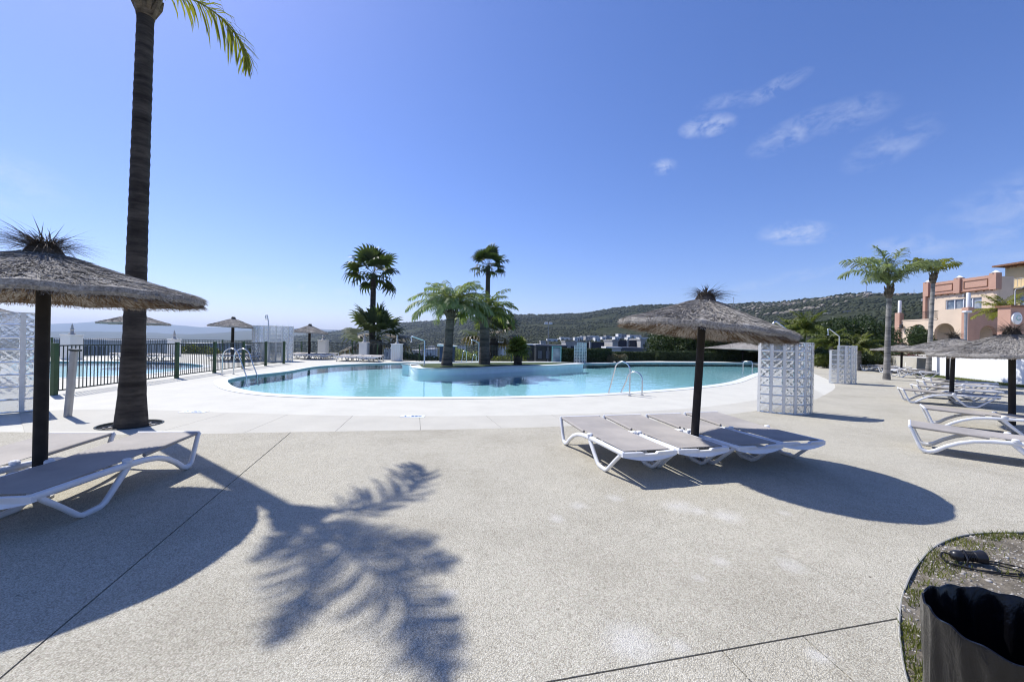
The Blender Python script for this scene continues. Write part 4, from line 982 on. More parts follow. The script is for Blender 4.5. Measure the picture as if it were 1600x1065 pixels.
p = At(590, 530, 32.2); fan_palm('fan_palm', 'bushy low fan palm below the tall one on the left', (p.x, p.y, -1.2), p.z + 1.15, .40, .33, 30, 1.7, 1.4, 'fan_mid', g, 460, -18, 84, .3)
p = At(772, 528, 34.6); fan_palm('fan_palm', 'bushy low fan palm with dry leaves behind the island palms', (p.x, p.y, -1.2), p.z + 1.2, .38, .32, 28, 1.55, 1.35, 'fan_mid', g, 490, -20, 84, .35)
p = G(809, 569, .225); fan_palm('small_fan_palm', 'small bright green fan palm on the right end of the pool island', (p.x, p.y, .22), .82, .24, .19, 40, .30, .52, 'fan_lime', 'palms on the pool island', 520, -25, 88, 0)

# ------------------------------------------------------------------ leafy masses
def leaf_cloud(name, P, Nrm, size, mat, parent=None, jit=.9, asp=1.6):
    n_ = len(P); d = Nrm + rng.normal(0, jit, (n_, 3)); d /= np.linalg.norm(d, axis=1)[:, None]
    ref = rng.normal(0, 1, (n_, 3)); a = np.cross(d, ref); a /= np.linalg.norm(a, axis=1)[:, None]; b_ = np.cross(d, a)
    s_ = (size * rng.uniform(.6, 1.3, n_))[:, None]
    V = np.stack([P - a * s_ * asp, P - b_ * s_ * .5, P + a * s_ * asp, P + b_ * s_ * .5], 1).reshape(-1, 3)
    o = ob(name, npmesh(name, V, np.arange(n_ * 4).reshape(n_, 4)), mat, parent); return o
def crown(name, balls, n_, size, mat, parent, shell=.35, asp=1.6):
    "leaves spread through a set of overlapping clumps (centre, radii)"
    C = np.array([b_[0] for b_ in balls]); S = np.array([b_[1] for b_ in balls]); wgt = (S.prod(1)) ** .67; k = rng.choice(len(balls), n_, p=wgt / wgt.sum())
    d = rng.normal(0, 1, (n_, 3)); d /= np.linalg.norm(d, axis=1)[:, None]; r_ = 1 - shell * rng.uniform(0, 1, n_) ** 1.4
    P = C[k] + d * r_[:, None] * S[k] * (1 + .16 * fbm(d[:, 0] * 3 + k, d[:, 1] * 3 + d[:, 2] * 2, 3, 4)[:, None] * 3)
    return leaf_cloud(name, P, d, size, mat, parent, .8, asp)
def tree(name, label, base, H_, rad, n_, size, mat, group, seed, flat=.75, low=.35, trunk_r=.14):
    t = thing(name, label, 'tree', base, 0, group); r_ = random.Random(seed)
    balls = []
    for k in range(16):
        a = k * 2.4; q = r_.uniform(.15, .78); z_ = H_ * (low + (1 - low) * r_.uniform(.15, .86)); s_ = rad * r_.uniform(.30, .50)
        balls.append(((rad * q * math.cos(a), rad * q * math.sin(a), z_), (s_, s_, s_ * flat)))
    tr = B(); tr.tube([(0, 0, -.4), (.05, 0, H_ * .3), (0, .05, H_ * .7)], [trunk_r * 1.3, trunk_r, trunk_r * .4], 8)
    for k in range(0, 16, 2): c_ = balls[k][0]; tr.tube([(0, 0, H_ * .25), (c_[0] * .5, c_[1] * .5, (c_[2] + H_ * .25) / 2), c_], [trunk_r * .5, trunk_r * .35, .02], 5)
    tr.build('trunk', 'bark', t, 50); crown('crown', balls, n_, size, mat, t); return t
def hedge(label, a, b, h, wd, seed):
    a, b = Vector(a), Vector(b); d = b - a; L = d.length; u_ = d / L; nr2 = Vector((-u_.y, u_.x)); t = thing('hedge', label, 'hedge', (a.x, a.y, 0), 0, 'clipped hedges behind the pool')
    n_ = int(L * 1500); q = rng.uniform(0, L, n_); f = rng.integers(0, 4, n_); w1 = rng.uniform(-wd / 2, wd / 2, n_); z1 = h * rng.uniform(.02, 1, n_)
    wv = .05 * fbm(q * 1.3, q * 0 + seed, 3, seed) * 2
    off = np.where(f < 2, -wd / 2 - rng.uniform(-.09, .02, n_) + wv, np.where(f == 2, wd / 2, w1)); zz = np.where(f == 3, h + rng.uniform(-.07, .03, n_) + wv, z1)
    P = np.stack([u_.x * q + nr2.x * off, u_.y * q + nr2.y * off, zz], 1)
    nv = np.where((f < 2)[:, None], np.array([-nr2.x, -nr2.y, 0]), np.where((f == 3)[:, None], np.array([0, 0, 1.]), np.array([nr2.x, nr2.y, 0])))
    leaf_cloud('foliage', P, nv, .045, 'hedge_leaf', t, .7)['kind'] = 'stuff'
    B().box((d.x / 2, d.y / 2, h * .48), (L - .1, wd - .14, h * .94), math.atan2(d.y, d.x)).build('branches', 'hedge_leaf', t); return t
def hp(u, v): return G(u, v).to_2d()
hedge('clipped dark hedge behind the narrow glass block screen, leftmost of the three', hp(868, 565.6), hp(951, 565.2), 1.05, .9, 1)
hedge('clipped hedge behind the pool, middle of the three sections', hp(958, 563.6), hp(1018, 563), .78, .9, 2)
hedge('long clipped hedge behind the pool, running right behind the middle parasol', hp(1024, 563.3), hp(1236, 565), .86, .9, 3)
# golden bush in the hedge gap
t = thing('shrub', 'pale golden shrub between the left and middle hedge', 'shrub', (*hp(963, 566), 0)); crown('foliage', [((k * .35 - .5, 0, .25 + .12 * (k % 2)), (.35, .3, .32)) for k in range(4)], 2600, .04, 'fan_dry', t); B().tube([(0, 0, -.05), (0, 0, .35)], .03, 6).build('stem', 'bark', t)
g = 'trees behind the hedge'
def px_tree(name, label, u, vtop, Y, rad, mat, n_=12000, size=.10, seed=1, flat=.75, low=.3, zb=-1.3):
    p = At(u, vtop, Y); tree(name, label, (p.x, Y, zb), p.z - zb, rad, n_, size, mat, g, seed, flat, low)
px_tree('pine_tree', 'round bushy pine behind the hedge, leftmost of the dark trees', 1062, 512, 44, 3.7, 'pine_leaf', 17000, .10, 3, .8, .1)
px_tree('pine_tree', 'broad dark pine right of the middle parasol pole', 1128, 509, 46, 4.0, 'pine_leaf', 17000, .10, 5, .8, .1)
px_tree('pine_tree', 'dark pine between the parasol and the glass block screen', 1185, 515, 45, 3.4, 'pine_leaf', 14000, .10, 6, .8, .1)
px_tree('leafy_tree', 'dark round leafy tree left of the nearer garden palm', 1335, 494, 38, 3.1, 'tree_leaf', 17000, .09, 8, .85, .1, -.3)
px_tree('leafy_tree', 'dark leafy tree behind the far glass block screen', 1302, 505, 40, 2.8, 'tree_leaf', 14000, .09, 9, .85, .1, -.3)
px_tree('leafy_tree', 'small dark tree behind the near glass block screen', 1222, 520, 42, 3.0, 'tree_leaf', 13000, .09, 10, .85, .1, -.3)
px_tree('leafy_tree', 'green tree seen through the left arch of the building', 1436, 512, 44.8, 1.7, 'tree_leaf', 6000, .08, 12, .9, .2, .2)
def bush(label, u, v, w_, h_, mat, n_=3000, size=.05, Y=None, z=0.0, grp='shrubs round the terrace'):
    p = G(u, v, z) if Y is None else At(u, v, Y); t = thing('shrub', label, 'shrub', (p.x, p.y, z), 0, grp)
    balls = [((w_ * .5 * math.cos(k * 2.4) * (k / 7) ** .5, w_ * .5 * math.sin(k * 2.4) * (k / 7) ** .5, h_ * (.35 + .35 * ((k * 37) % 10) / 10)), (w_ * .3, w_ * .3, h_ * .35)) for k in range(8)]
    crown('foliage', balls, n_, size, mat, t); B().tube([(0, 0, -.06), (0, 0, h_ * .5)], .03, 6).build('stem', 'bark', t); return t
bush('bright green low shrub left of the far glass block screen', 1292, 575, 1.5, 1.1, 'fan_lime', 4000, .06)
bush('dark shrub right of the far glass block screen', 1352, 573, 3.4, 1.6, 'hedge_leaf', 9000, .06)
bush('dark shrub behind the far white loungers', 1375, 572, 3.4, 1.5, 'tree_leaf', 8000, .06)
bush('reddish shrub behind the small far parasol', 1412, 574, 2.6, 1.15, 'red_leaf', 6000, .06)
bush('red leaved shrub left of the brick ramp', 1398, 574.5, 2.2, 1.1, 'red_leaf', 5000, .06)
bush('dark undergrowth between the two glass block screens', 1262, 569, 4.2, 1.5, 'tree_leaf', 9000, .07)
bush('shrub on the grass strip against the white wall', 1497, 589, .9, .95, 'hedge_leaf', 2500, .035)
bush('light green shrub behind the pool fence beside the small fan palm', 797, 560, 2.2, 1.2, 'lime_leaf', 4000, .06, 31.5, -.8)
bush('green shrub below the tall fan palm behind the fence', 430, 550, 3.2, 1.6, 'tree_leaf', 5000, .08, 33.5, -1.0)
bush('green shrub behind the boundary fence left of the far parasol', 322, 549, 2.4, 1.7, 'lime_leaf', 5000, .07, 32.5, -1.0)
bush('green shrub behind the fence beside the fluted pillar', 655, 552, 3.0, 1.5, 'tree_leaf', 5000, .08, 31, -1.0)
bush('grey green shrub behind the fence left of the second island palm', 728, 548, 3.0, 1.9, 'frond_grey', 5000, .08, 32.5, -1.0)
# young palms as loose sprays of fronds
def spray(label, u, v, Y, H_, L, n_, mat, seed, zb=-.2):
    p = At(u, v, Y); t = thing('young_palm', label, 'palm tree', (p.x, Y, zb), 0, 'young palms among the trees'); T = Vector((0, 0, max(.3, p.z - zb)))
    ring_trunk([(0, 0, -.2), T], [.16, .12], .14, 12).build('trunk', 'palm_bark_grey', t, 50); c_ = [noflip(frond_feather(L, 40, L * .26, R(e0), R(e1), seed + i, .03, .4, .7), 'frond') for i, (e0, e1) in enumerate([(82, 25), (66, -10), (48, -35), (30, -55)])]
    for k, (a_, e0, e1, s_) in enumerate(auto(n_, 10, -20, seed)): o = ob('frond', c_[min(3, int(4 * k / n_))], mat, t, T, (0, 0, R(a_))); o.scale = (s_,) * 3
    return t
spray('yellow green young palm behind the near shower pipe', 1262, 520, 33, 2, 2.2, 26, 'fan_lime', 600)
spray('lime green young palm left of the near shower pipe', 1238, 522, 35, 2, 1.9, 22, 'lime_leaf', 620)
spray('young palm with pale fronds above the far glass block screen', 1298, 540, 29, 2, 1.7, 24, 'fan_lime', 640)
spray('young palm right of the far shower pipe', 1342, 548, 27, 2, 1.5, 20, 'lime_leaf', 660)
spray('golden green palm in front of the terracotta building, right of its windows', 1568, 492, 36.5, 2, 2.4, 26, 'frond_yellow', 680)

# ------------------------------------------------------------------ garden wall, ramp, lamp posts on the right
wa, wb = G(1455, 587.5).to_2d(), G(1600, 604.5).to_2d(); wd_ = (wb - wa).normalized(); we = wa + wd_ * 13; wn = Vector((-wd_.y, wd_.x))
if wn.x < 0: wn = -wn
t = thing('garden_wall', 'bright white rendered garden wall behind the right hand loungers', 'wall', (wa.x, wa.y, 0)); mid_ = (we - wa) / 2
B().box((mid_.x + wn.x * .12, mid_.y + wn.y * .12, .62), (13, .24, 1.27), math.atan2(wd_.y, wd_.x)).build('body', 'white_paint', t)
B().box((mid_.x + wn.x * .12, mid_.y + wn.y * .12, 1.275), (13.04, .30, .05), math.atan2(wd_.y, wd_.x)).build('coping', 'white_render', t)
gp = [wa + wd_ * k - wn * (.55 + .12 * math.sin(k * 1.7)) for k in np.linspace(-.3, 12.5, 22)] + [wa + wd_ * 12.5 - wn * .01, wa - wd_ * .3 - wn * .01]
struct(B().prism([(p.x, p.y) for p in gp], [], .0, .05).build('grass_verge', 'lawn'))
pts_ = []
for k in range(5200):
    q = rnd.uniform(-.25, 12.4); o_ = rnd.uniform(.02, .5); p = wa + wd_ * q - wn * o_; pts_.append((p.x, p.y, .06))
def blades(name, P, h, w0, mat, label=None, parent=None):
    P = np.array(P); n_ = len(P); a = rng.uniform(0, 6.28, n_); hh2 = h * rng.uniform(.5, 1.3, n_); le = rng.normal(0, .45, (n_, 2)) * hh2[:, None]
    s_ = np.stack([np.cos(a), np.sin(a), a * 0], 1) * w0; tip = P + np.stack([le[:, 0], le[:, 1], hh2], 1); V = np.stack([P - s_, P + s_, tip], 1).reshape(-1, 3)
    o = ob(name, npmesh(name, V, np.arange(n_ * 3).reshape(n_, 3)), mat, parent); o['kind'] = 'stuff'
    if label: o['label'] = label; o['category'] = 'grass'
    return o
blades('grass', pts_, .07, .008, 'grass', 'short green grass at the foot of the white garden wall')
for u, v, h_, lb in [(1532, 592.5, .55, 'spiky agave like plant by the white wall, larger'), (1521, 591, .3, 'small spiky plant left of the agave by the wall'), (1561, 597, .35, 'small spiky plant by the wall near the right parasol pole')]:
    p = G(u, v); t = thing('spiky_plant', lb, 'plant', (p.x, p.y, .04), 0, 'spiky plants along the white wall')
    for k in range(16):
        a = k * 2.4; e = R(35 + 45 * ((k * 7) % 10) / 10); d = Vector((math.cos(a) * math.cos(e), math.sin(a) * math.cos(e), math.sin(e))) * h_; s_ = Vector((-math.sin(a), math.cos(a), 0)) * .03
        B().add([Vector((0, 0, 0)) - s_ * .6, s_ * .6, d * .5 + s_, d * .5 - s_, d - Vector((0, 0, h_ * .1))], [(0, 1, 2, 3), (3, 2, 4)]).build('blade', 'hedge_leaf', t)
def lamp_post(label, u, v, h, r=.05, head=True, lean=0.0):
    p = G(u, v); t = thing('lamp_post', label, 'lamp post', (p.x - .12, p.y, .04), 0, 'thin posts before the white wall'); t.rotation_euler = (0, R(lean), 0)
    B().tube([(0, 0, -.05), (0, 0, h)], r, 10).build('pole', 'grey_metal', t, 50)
    if head: B().box((.05, 0, h + .04), (.34, .22, .09), 0, .02).build('lamp_head', 'white_plastic', t)
lamp_post('slim lamp post with square head before the white wall', 1510.5, 592, 3.5, .065)
lamp_post('thin dark post against the white wall right of the lamp post', 1519, 591.5, 1.3, .03, False)
lamp_post('grey leaning post against the white wall', 1548.5, 595, 1.35, .06, False, 2.5)
# brick ramp with white end
p = G(1424, 580); t = thing('ramp_wall', 'low brick coloured ramp wall with white end left of the white wall', 'wall', (p.x, p.y, 0))
B().prism([(0, 0), (1.9, 0), (1.9, 1.05), (1.2, .75), (0, .42)], [], 0, .25, lambda a, b_, h: (a, h, b_)).build('body', 'peach', t); B().box((-.08, .12, .3), (.16, .32, .6)).build('end_post', 'white_paint', t)
B().box((1.2, -.03, .28), (.9, .05, .5)).build('brick_face', 'terracotta', t)
# green railing on the upper walk behind the wall and the stair at the frame edge
fence('stair_railing', 'pale green railing on the walk above the white garden wall', [tuple(wa + wd_ * k + wn * 1.4) for k in (1.0, 2.6, 4.2, 5.8, 7.4)], 1.0, .9, .13, 'sign_green', 'sign_green', .05, .02, True, 1.0)
up = [wa + wn * .25 - wd_ * .5, wa + wn * .25 + wd_ * 14, Vector((60, 10)), Vector((80, 40)), Vector((80, 70)), Vector((44, 70)), Vector((38, 44))]
struct(B().prism([(p.x, p.y) for p in up], [], -1.5, .985).build('upper_terrace', 'band'))
# ------------------------------------------------------------------ arched building
bld = thing('arched_building', 'terracotta and peach building with arches, balcony and parapet on the right', 'building', (48, 42, 1.0))
def arch_loop(c_, w_, zs, base, n_=14): return [(c_ - w_ / 2, base), (c_ + w_ / 2, base)] + [(c_ + w_ / 2 * math.cos(math.pi * k / n_), zs + w_ / 2 * math.sin(math.pi * k / n_)) for k in range(n_ + 1)]
# west arcade, along local y (0 at the near corner)
wf = lambda a, b_, h: (h, a, b_)
B().prism([(-.05, 0), (7.4, 0), (7.4, 3.95), (2.9, 3.95), (2.9, 5.0), (-.05, 5.0)], [arch_loop(2.25, 2.1, 2.45, .002), arch_loop(5.15, 2.1, 2.45, .002)], 0, .35, wf).build('arcade_wall', 'peach', bld)
sf = lambda a, b_, h: (a, h, b_)
B().prism([(.36, 0), (6.6, 0), (6.6, 5.0), (.36, 5.0)], [arch_loop(2.2, 1.8, 2.3, .002), arch_loop(5.0, 1.8, 2.3, .002)], 0, .35, sf).build('arcade_side', 'terracotta', bld)
B().box((-.05, -.05, 2.53), (.62, .62, 5.06)).build('corner_pier', 'terracotta', bld); B().box((.05, 7.45, 2.5), (.6, .6, 5.0)).build('end_pier', 'terracotta', bld)
for yy, zz in ((7.45, 5.0), (.02, 5.08)): B().lathe([(.17, 0), (.17, 1.45), (.12, 1.55)], 14, (.05, yy, zz)).build('chimney_pipe', 'white_paint', bld, 40)
B().box((1.9, 3.7, 3.75), (3.0, 7.3, .2)).build('balcony_floor', 'stone_grey', bld); B().box((.17, 5.2, 4.02), (.42, 4.4, .12)).build('balcony_ledge', 'peach', bld)
B().box((3.2, 3.7, 1.85), (.2, 7.3, 3.6)).build('inner_wall', 'peach', bld)
br = B()
for k in range(34): br.box((.15, 3.1 + k * .125, 4.5), (.025, .025, .9))
br.box((.15, 5.2, 4.97), (.05, 4.4, .05)); br.build('balcony_railing', 'dark_rail', bld)
# upper storey set back
B().prism([(.4, 4.0), (7.6, 4.0), (7.6, 7.2), (.4, 7.2)], [[(1.75, 4.1), (5.4, 4.1), (5.4, 6.45), (1.75, 6.45)]], 3.5, 3.8, wf).build('upper_wall', 'peach', bld)
B().box((3.7, 3.55, 5.3), (.06, 3.65, 2.3)).build('window', 'glass_pane', bld)
for k, yy in enumerate((1.78, 2.68, 3.58, 4.48, 5.36)): B().box((3.62, yy, 5.28), (.10, .07, 2.34)).build('window_frame', 'white_plastic', bld)
B().box((3.63, 3.57, 6.42), (.10, 3.6, .07)).build('window_frame', 'white_plastic', bld)
B().box((3.6, 4.0, 7.95), (.42, 7.4, 1.5)).build('parapet', 'terracotta', bld)
B().box((3.52, 4.0, 7.18), (.5, 7.5, .10)).build('cornice', 'roof_tile', bld)
for k in range(10): B().box((3.40, .8 + k * .72, 7.08), (.22, .10, .12)).build('corbel', 'roof_tile', bld)
for yy in (.55, 4.0, 7.45):
    B().box((3.5, yy, 7.98), (.62, .62, 1.75)).build('parapet_pier', 'terracotta', bld); B().lathe([(.42, 0), (.40, .06), (.02, .30)], 4, (3.5, yy, 8.86)).build('pier_cap', 'white_render', bld)
for y0_, y1_ in ((1.15, 3.4), (4.6, 6.85)):
    for (yc, zc_, ly, lz) in (((y0_ + y1_) / 2, 8.35, y1_ - y0_, .06), ((y0_ + y1_) / 2, 7.55, y1_ - y0_, .06), (y0_, 7.95, .06, .86), (y1_, 7.95, .06, .86)): B().box((3.37, yc, zc_), (.06, ly, lz)).build('panel_moulding', 'roof_tile', bld)
B().box((4.55, .55, 6.2), (1.45, .3, 4.6)).build('side_wall', 'peach', bld); B().box((5.12, 2.36, 6.2), (.3, 3.28, 4.56)).build('side_wall', 'peach', bld); B().box((6.4, 5.8, 6.2), (4.9, 3.4, 4.58)).build('rear_block', 'peach', bld)
B().box((3.5, 7.6, 5.6), (.6, .3, 3.2)).build('end_wall', 'terracotta', bld)
B().box((4.5, 4.0, 7.6), (1.2, 6.6, .2)).build('roof', 'stone_grey', bld)
for yy in (1.35, 5.9): B().box((3.35, yy + 2, 6.75), (.22, .22, .34)).build('wall_lamp', 'slate_grey', bld)
B().box((-.25, 6.9, 3.3), (.25, .25, .45)).build('wall_lamp', 'shade_dark', bld)
yb = thing('yellow_building', 'cream yellow building with tiled eave behind the terracotta one', 'building', (70, 56.7, 1.0))
B().box((6, -9, 6.25), (12, 18, 12.5)).build('wall', 'cream', yb); B().box((5.7, -9, 12.62), (13.8, 19.2, .24)).build('eave', 'roof_tile', yb)
for k in range(22): B().box((-.35, -.4 - k * .8, 12.4), (.7, .22, .2)).build('rafter', 'roof_tile', yb)
rb_ = B()
for k in range(44): rb_.box((-1.1, -k * .38, 9.95), (.035, .035, 1.1))
rb_.box((-1.1, -8.2, 10.5), (.06, 16.5, .06)); rb_.build('railing', 'stone_grey', yb); B().box((-.6, -8.2, 9.3), (1.1, 16.6, .2)).build('balcony', 'cream', yb)
for k in range(4): B().box((-.02, -2.5 - k * 4, 7.3), (.1, 1.4, 1.6)).build('window', 'glass_pane', yb)
p = At(1579, 478, 30); t = thing('gate_pier', 'terracotta pier with an oval green and white sign at the right edge', 'pier', (p.x, 30, .98))
B().box((1.5, .4, (p.z - 1) / 2), (3.0, .8, p.z - 1.0)).build('body', 'terracotta', t); B().box((1.5, .4, p.z - .98), (3.2, 1.0, .14)).build('cap', 'roof_tile', t)
q = At(1592, 497, 29.8); oc = Vector((q.x - p.x, -.12, q.z - .98))
B().add([(oc.x, oc.y - .06, oc.z)] + [(oc.x + .36 * math.cos(2 * math.pi * k / 28), oc.y, oc.z + .46 * math.sin(2 * math.pi * k / 28)) for k in range(28)] + [(oc.x + .36 * math.cos(2 * math.pi * k / 28), oc.y + .12, oc.z + .46 * math.sin(2 * math.pi * k / 28)) for k in range(28)],
        [(0, 1 + k, 1 + (k + 1) % 28) for k in range(28)] + [(1 + k, 29 + k, 29 + (k + 1) % 28, 1 + (k + 1) % 28) for k in range(28)]).build('oval_sign', 'white_paint', t)
for a0_, a1_, rr_, dz_ in ((40, 320, .16, .02), (200, 380, .10, -.06)):
    B().tube([(oc.x + rr_ * math.cos(R(a0_ + (a1_ - a0_) * k / 14)), oc.y - .075, oc.z + dz_ + rr_ * 1.15 * math.sin(R(a0_ + (a1_ - a0_) * k / 14))) for k in range(15)], .02, 5).build('emblem', 'sign_green', t)
lp = At(1586, 452, 34); t = thing('street_lamp', 'tall thin street lamp with curved arm before the yellow building', 'street lamp', (lp.x, 34, .98))
B().tube([(0, 0, 0), (0, 0, lp.z - 1.05), (.1, 0, lp.z - .95), (.5, 0, lp.z - .9), (.8, 0, lp.z - .7)], .035, 8).build('pole', 'grey_metal', t, 50); B().box((.9, 0, lp.z - .68), (.3, .14, .07), 0, .02).build('lamp_head', 'grey_metal', t)

# ------------------------------------------------------------------ houses beyond the terrace
def house(label, u0, u1, vt, Y, dpt, wall, group, zb=None, win=0, wmat='shade_dark', roofm=None, rz=0.0, blocks=()):
    a, b_ = At(u0, vt, Y), At(u1, vt, Y); w_ = abs(b_.x - a.x); cx = (a.x + b_.x) / 2; zt = At((u0 + u1) / 2, vt, Y).z
    g0 = float(tz(cx, Y)); zb = min(g0, zt - 2.2) - .8 if zb is None else zb; t = thing('house', label, 'house', (cx, Y, zb), rz, group); h_ = zt - zb
    B().box((0, dpt / 2, h_ / 2), (w_, dpt, h_)).build('wall', wall, t)
    B().box((0, dpt / 2, h_ + .12), (w_ + .3, dpt + .3, .24)).build('roof', roofm or wall, t)
    for k in range(win):
        xx = -w_ / 2 + w_ * (k + .5) / win; ww2 = w_ / win * .42; zz = h_ - 1.55
        f = B().box((xx, -.02, zz), (ww2, .1, 1.35)).build('window', wmat, t); B().box((xx, -.06, zz - .72), (ww2 + .2, .14, .1)).build('sill', wall, f)
    for (f0, f1, z0_, z1_, mt) in blocks: B().box((-w_ / 2 + w_ * (f0 + f1) / 2, -.15, h_ + (z0_ + z1_) / 2), (w_ * (f1 - f0), .5, z1_ - z0_)).build('panel', mt, t)
    return t
g = 'dark and white modern houses behind the hedge'
house('white stone modern house just left of the narrow glass block screen', 884, 911, 534.5, 92, 8, 'stone_grey', g, win=1, wmat='navy_panel')
house('dark panelled modern house behind the narrow glass block screen', 911, 922, 536, 93, 7, 'navy_panel', g, win=0)
house('dark modern house with pale upright fin behind the left hedge', 923, 943, 536, 90, 7, 'navy_panel', g, blocks=[(-.12, .02, -5, .3, 'stone_grey')])
house('low dark modern house with terrace left of the white block', 943, 957, 537.5, 96, 7, 'navy_panel', g, win=2, wmat='slate_grey')
house('pale block and dark panel house in the middle of the row', 957, 966, 532.5, 88, 8, 'stone_grey', g)
house('dark panelled house right of the pale block', 966, 980, 533, 89, 7, 'navy_panel', g, blocks=[(.92, 1.08, -5, .3, 'stone_grey')])
house('dark panelled house left of the last pale block', 984, 1001, 533, 90, 7, 'navy_panel', g)
house('pale block house at the right end of the modern row', 1001, 1014, 531, 87, 8, 'stone_grey', g, win=1, wmat='navy_panel')
house('low bright white wall house above the golden shrub', 948, 970, 544, 60, 3, 'hill_white', g)
house('long low grey flat roof behind the right hedge', 970, 1014, 545, 62, 4, 'slate_grey', g)
house('low dark flat roofed house right of the small fan palm', 838, 886, 540.5, 70, 7, 'shade_dark', g, win=4, wmat='slate_grey', roofm='slate_grey')
house('dark flat roofed house with white balcony behind the small fan palm', 812, 842, 539, 78, 7, 'shade_dark', g, win=3, wmat='slate_grey', roofm='hill_white')
g = 'white village houses at the foot of the hill'
ORD = 'first second third fourth fifth sixth seventh eighth ninth tenth eleventh twelfth thirteenth fourteenth fifteenth sixteenth seventeenth eighteenth nineteenth twentieth'.split()
k = 0
for u0, u1, vt, Y in [(855, 871, 529.5, 300), (873, 880, 529, 320), (876, 890, 527, 310), (890, 899, 528, 330), (898, 906, 527, 300), (905, 913, 526.5, 320), (909, 917, 525.2, 340), (915, 924, 525.5, 300), (921, 936, 524.6, 330), (930, 938, 527.5, 290), (941, 947, 526.3, 310), (947, 953, 524, 330), (952, 958, 525.6, 350), (961, 968, 526.3, 300), (966, 971, 521.6, 350), (971, 980, 522.2, 355), (981, 985, 527, 300), (984, 1002, 523.2, 330), (999, 1014, 527.2, 310), (1013, 1022, 527.6, 320)]:
    k += 1; lbs = 'white village house at the hill foot, %s from the left' % ORD[k - 1]
    house(lbs, u0, u1, vt, Y, 9, 'hill_white' if k % 4 else 'stone_grey', g, win=2 if u1 - u0 > 6 else 1, wmat='slate_grey', roofm='peach' if k == 18 else None)
g = 'small pale houses in the valley'
for k, (u0, u1, vt, Y, lb) in enumerate([(600, 607, 545, 120, 'pale house in the valley left of the fluted pillar'), (644, 652, 548, 110, 'pale house in the valley right of the fluted pillar'), (665, 676, 546, 105, 'pale house in the valley left of the island palm'), (668, 675, 541, 150, 'small upper pale house left of the island palm trunk'), (715, 727, 541, 140, 'pale house in the valley between the island palms'), (770, 782, 537, 130, 'pale house behind the second island palm'), (777, 790, 535, 150, 'upper pale house behind the second island palm'), (845, 853, 533, 160, 'pale house left of the floodlight mast')]):
    house(lb, u0, u1, vt, Y, 7, 'stone_grey' if k % 2 else 'hill_white', g, win=2, wmat='slate_grey')
g = 'white villas below the terrace on the left'
for u0, u1, vt, Y, wn_, lb in [(84, 97, 532, 60, 2, 'white villa left of the finial pillar beyond the paddling pool'), (131, 167, 532.5, 62, 5, 'long white villa right of the finial pillar beyond the paddling pool'), (179, 200, 532.5, 66, 3, 'white villa just left of the tall palm trunk'), (284, 304, 538, 62, 3, 'white villa right of the second finial pillar'), (312, 330, 538.5, 66, 3, 'white villa above the light green shrub'), (340, 352, 541, 70, 2, 'small white villa left of the far parasol pole')]:
    house(lb, u0, u1, vt, Y, 8, 'hill_white', g, win=wn_, wmat='slate_grey', roofm='hill_white')
g = 'hillside housing on the right'
for u0, u1, vt, Y, mt, wn_, lb in [(1330, 1372, 486, 330, 'solar_blue', 5, 'long dark blue terrace of houses on the hill, upper row left of the palm trunk'), (1372, 1416, 483, 345, 'solar_blue', 5, 'long dark blue terrace of houses on the hill, right of the palm trunk'), (1345, 1400, 494, 290, 'solar_blue', 6, 'lower dark blue terrace of houses on the hill'),
        (1352, 1384, 503, 240, 'hill_brick', 4, 'brick red house on the hill left of the nearer garden palm'), (1394, 1414, 503, 235, 'hill_brick', 3, 'brick red house on the hill right of the nearer garden palm'), (1372, 1400, 508, 220, 'peach', 3, 'peach house low on the hill behind the garden palm'), (1376, 1414, 512.5, 120, 'slate_grey', 0, 'grey flat building behind the nearer garden palm'),
        (1294, 1304, 489, 360, 'stone_grey', 2, 'grey house on the hill above the green trees, left'), (1306, 1322, 491, 350, 'stone_grey', 3, 'grey house on the hill above the green trees, right'), (1352, 1362, 455.5, 820, 'stone_grey', 0, 'small bunker building on the hill top'), (1357, 1384, 458, 830, 'stone_grey', 0, 'long low building on the hill top')]:
    house(lb, u0, u1, vt, Y, 8, mt, g, win=wn_, wmat='slate_grey' if mt != 'slate_grey' else 'shade_dark')
# floodlight mast, hilltop masts, blue booth
p = At(857, 506, 70); t = thing('floodlight_mast', 'thin floodlight mast with pale lamps rising before the hill', 'mast', (p.x, 70, -8)); B().tube([(0, 0, 0), (0, 0, p.z + 8)], [.12, .06], 8).build('pole', 'grey_metal', t)
for k in (-1, 1): B().box((k * .38, 0, p.z + 8.1), (.6, .35, .42), 0, .05).build('lamp', 'white_plastic', t)
for u, vt, vb, lb in [(1354, 443, 459, 'thin radio mast on the hill top left of the palm'), (1146, 464, 475, 'tiny mast on the ridge above the middle parasol'), (1428, 452, 462, 'thin mast on the ridge right of the palm')]:
    a, b_ = At(u, vt, 800), At(u, vb, 800); t = thing('radio_mast', lb, 'mast', (a.x, 800, b_.z - 6), 0, 'masts on the ridge'); B().tube([(0, 0, 0), (0, 0, a.z - b_.z + 6)], [.5, .3], 6).build('pole', 'grey_metal', t); B().box((0, 0, (a.z - b_.z + 6) * .9), (1.6, .5, .5)).build('antenna', 'grey_metal', t)
p = At(698, 566, 27.2); t = thing('booth', 'dark blue booth with pale slanted roof behind the left island palm', 'booth', (p.x, 27.0, 0))
B().box((0, .4, .52), (.95, .8, 1.04), 0, .02).build('body', 'booth_blue', t); B().prism([(-.62, 0), (.62, 0), (.62, .06), (-.62, .16)], [], -.1, .95, lambda a, b_, h: (a, h, 1.05 + b_)).build('roof', 'hill_white', t); B().box((0, -.012, .5), (.5, .03, .85)).build('door', 'navy_panel', t)
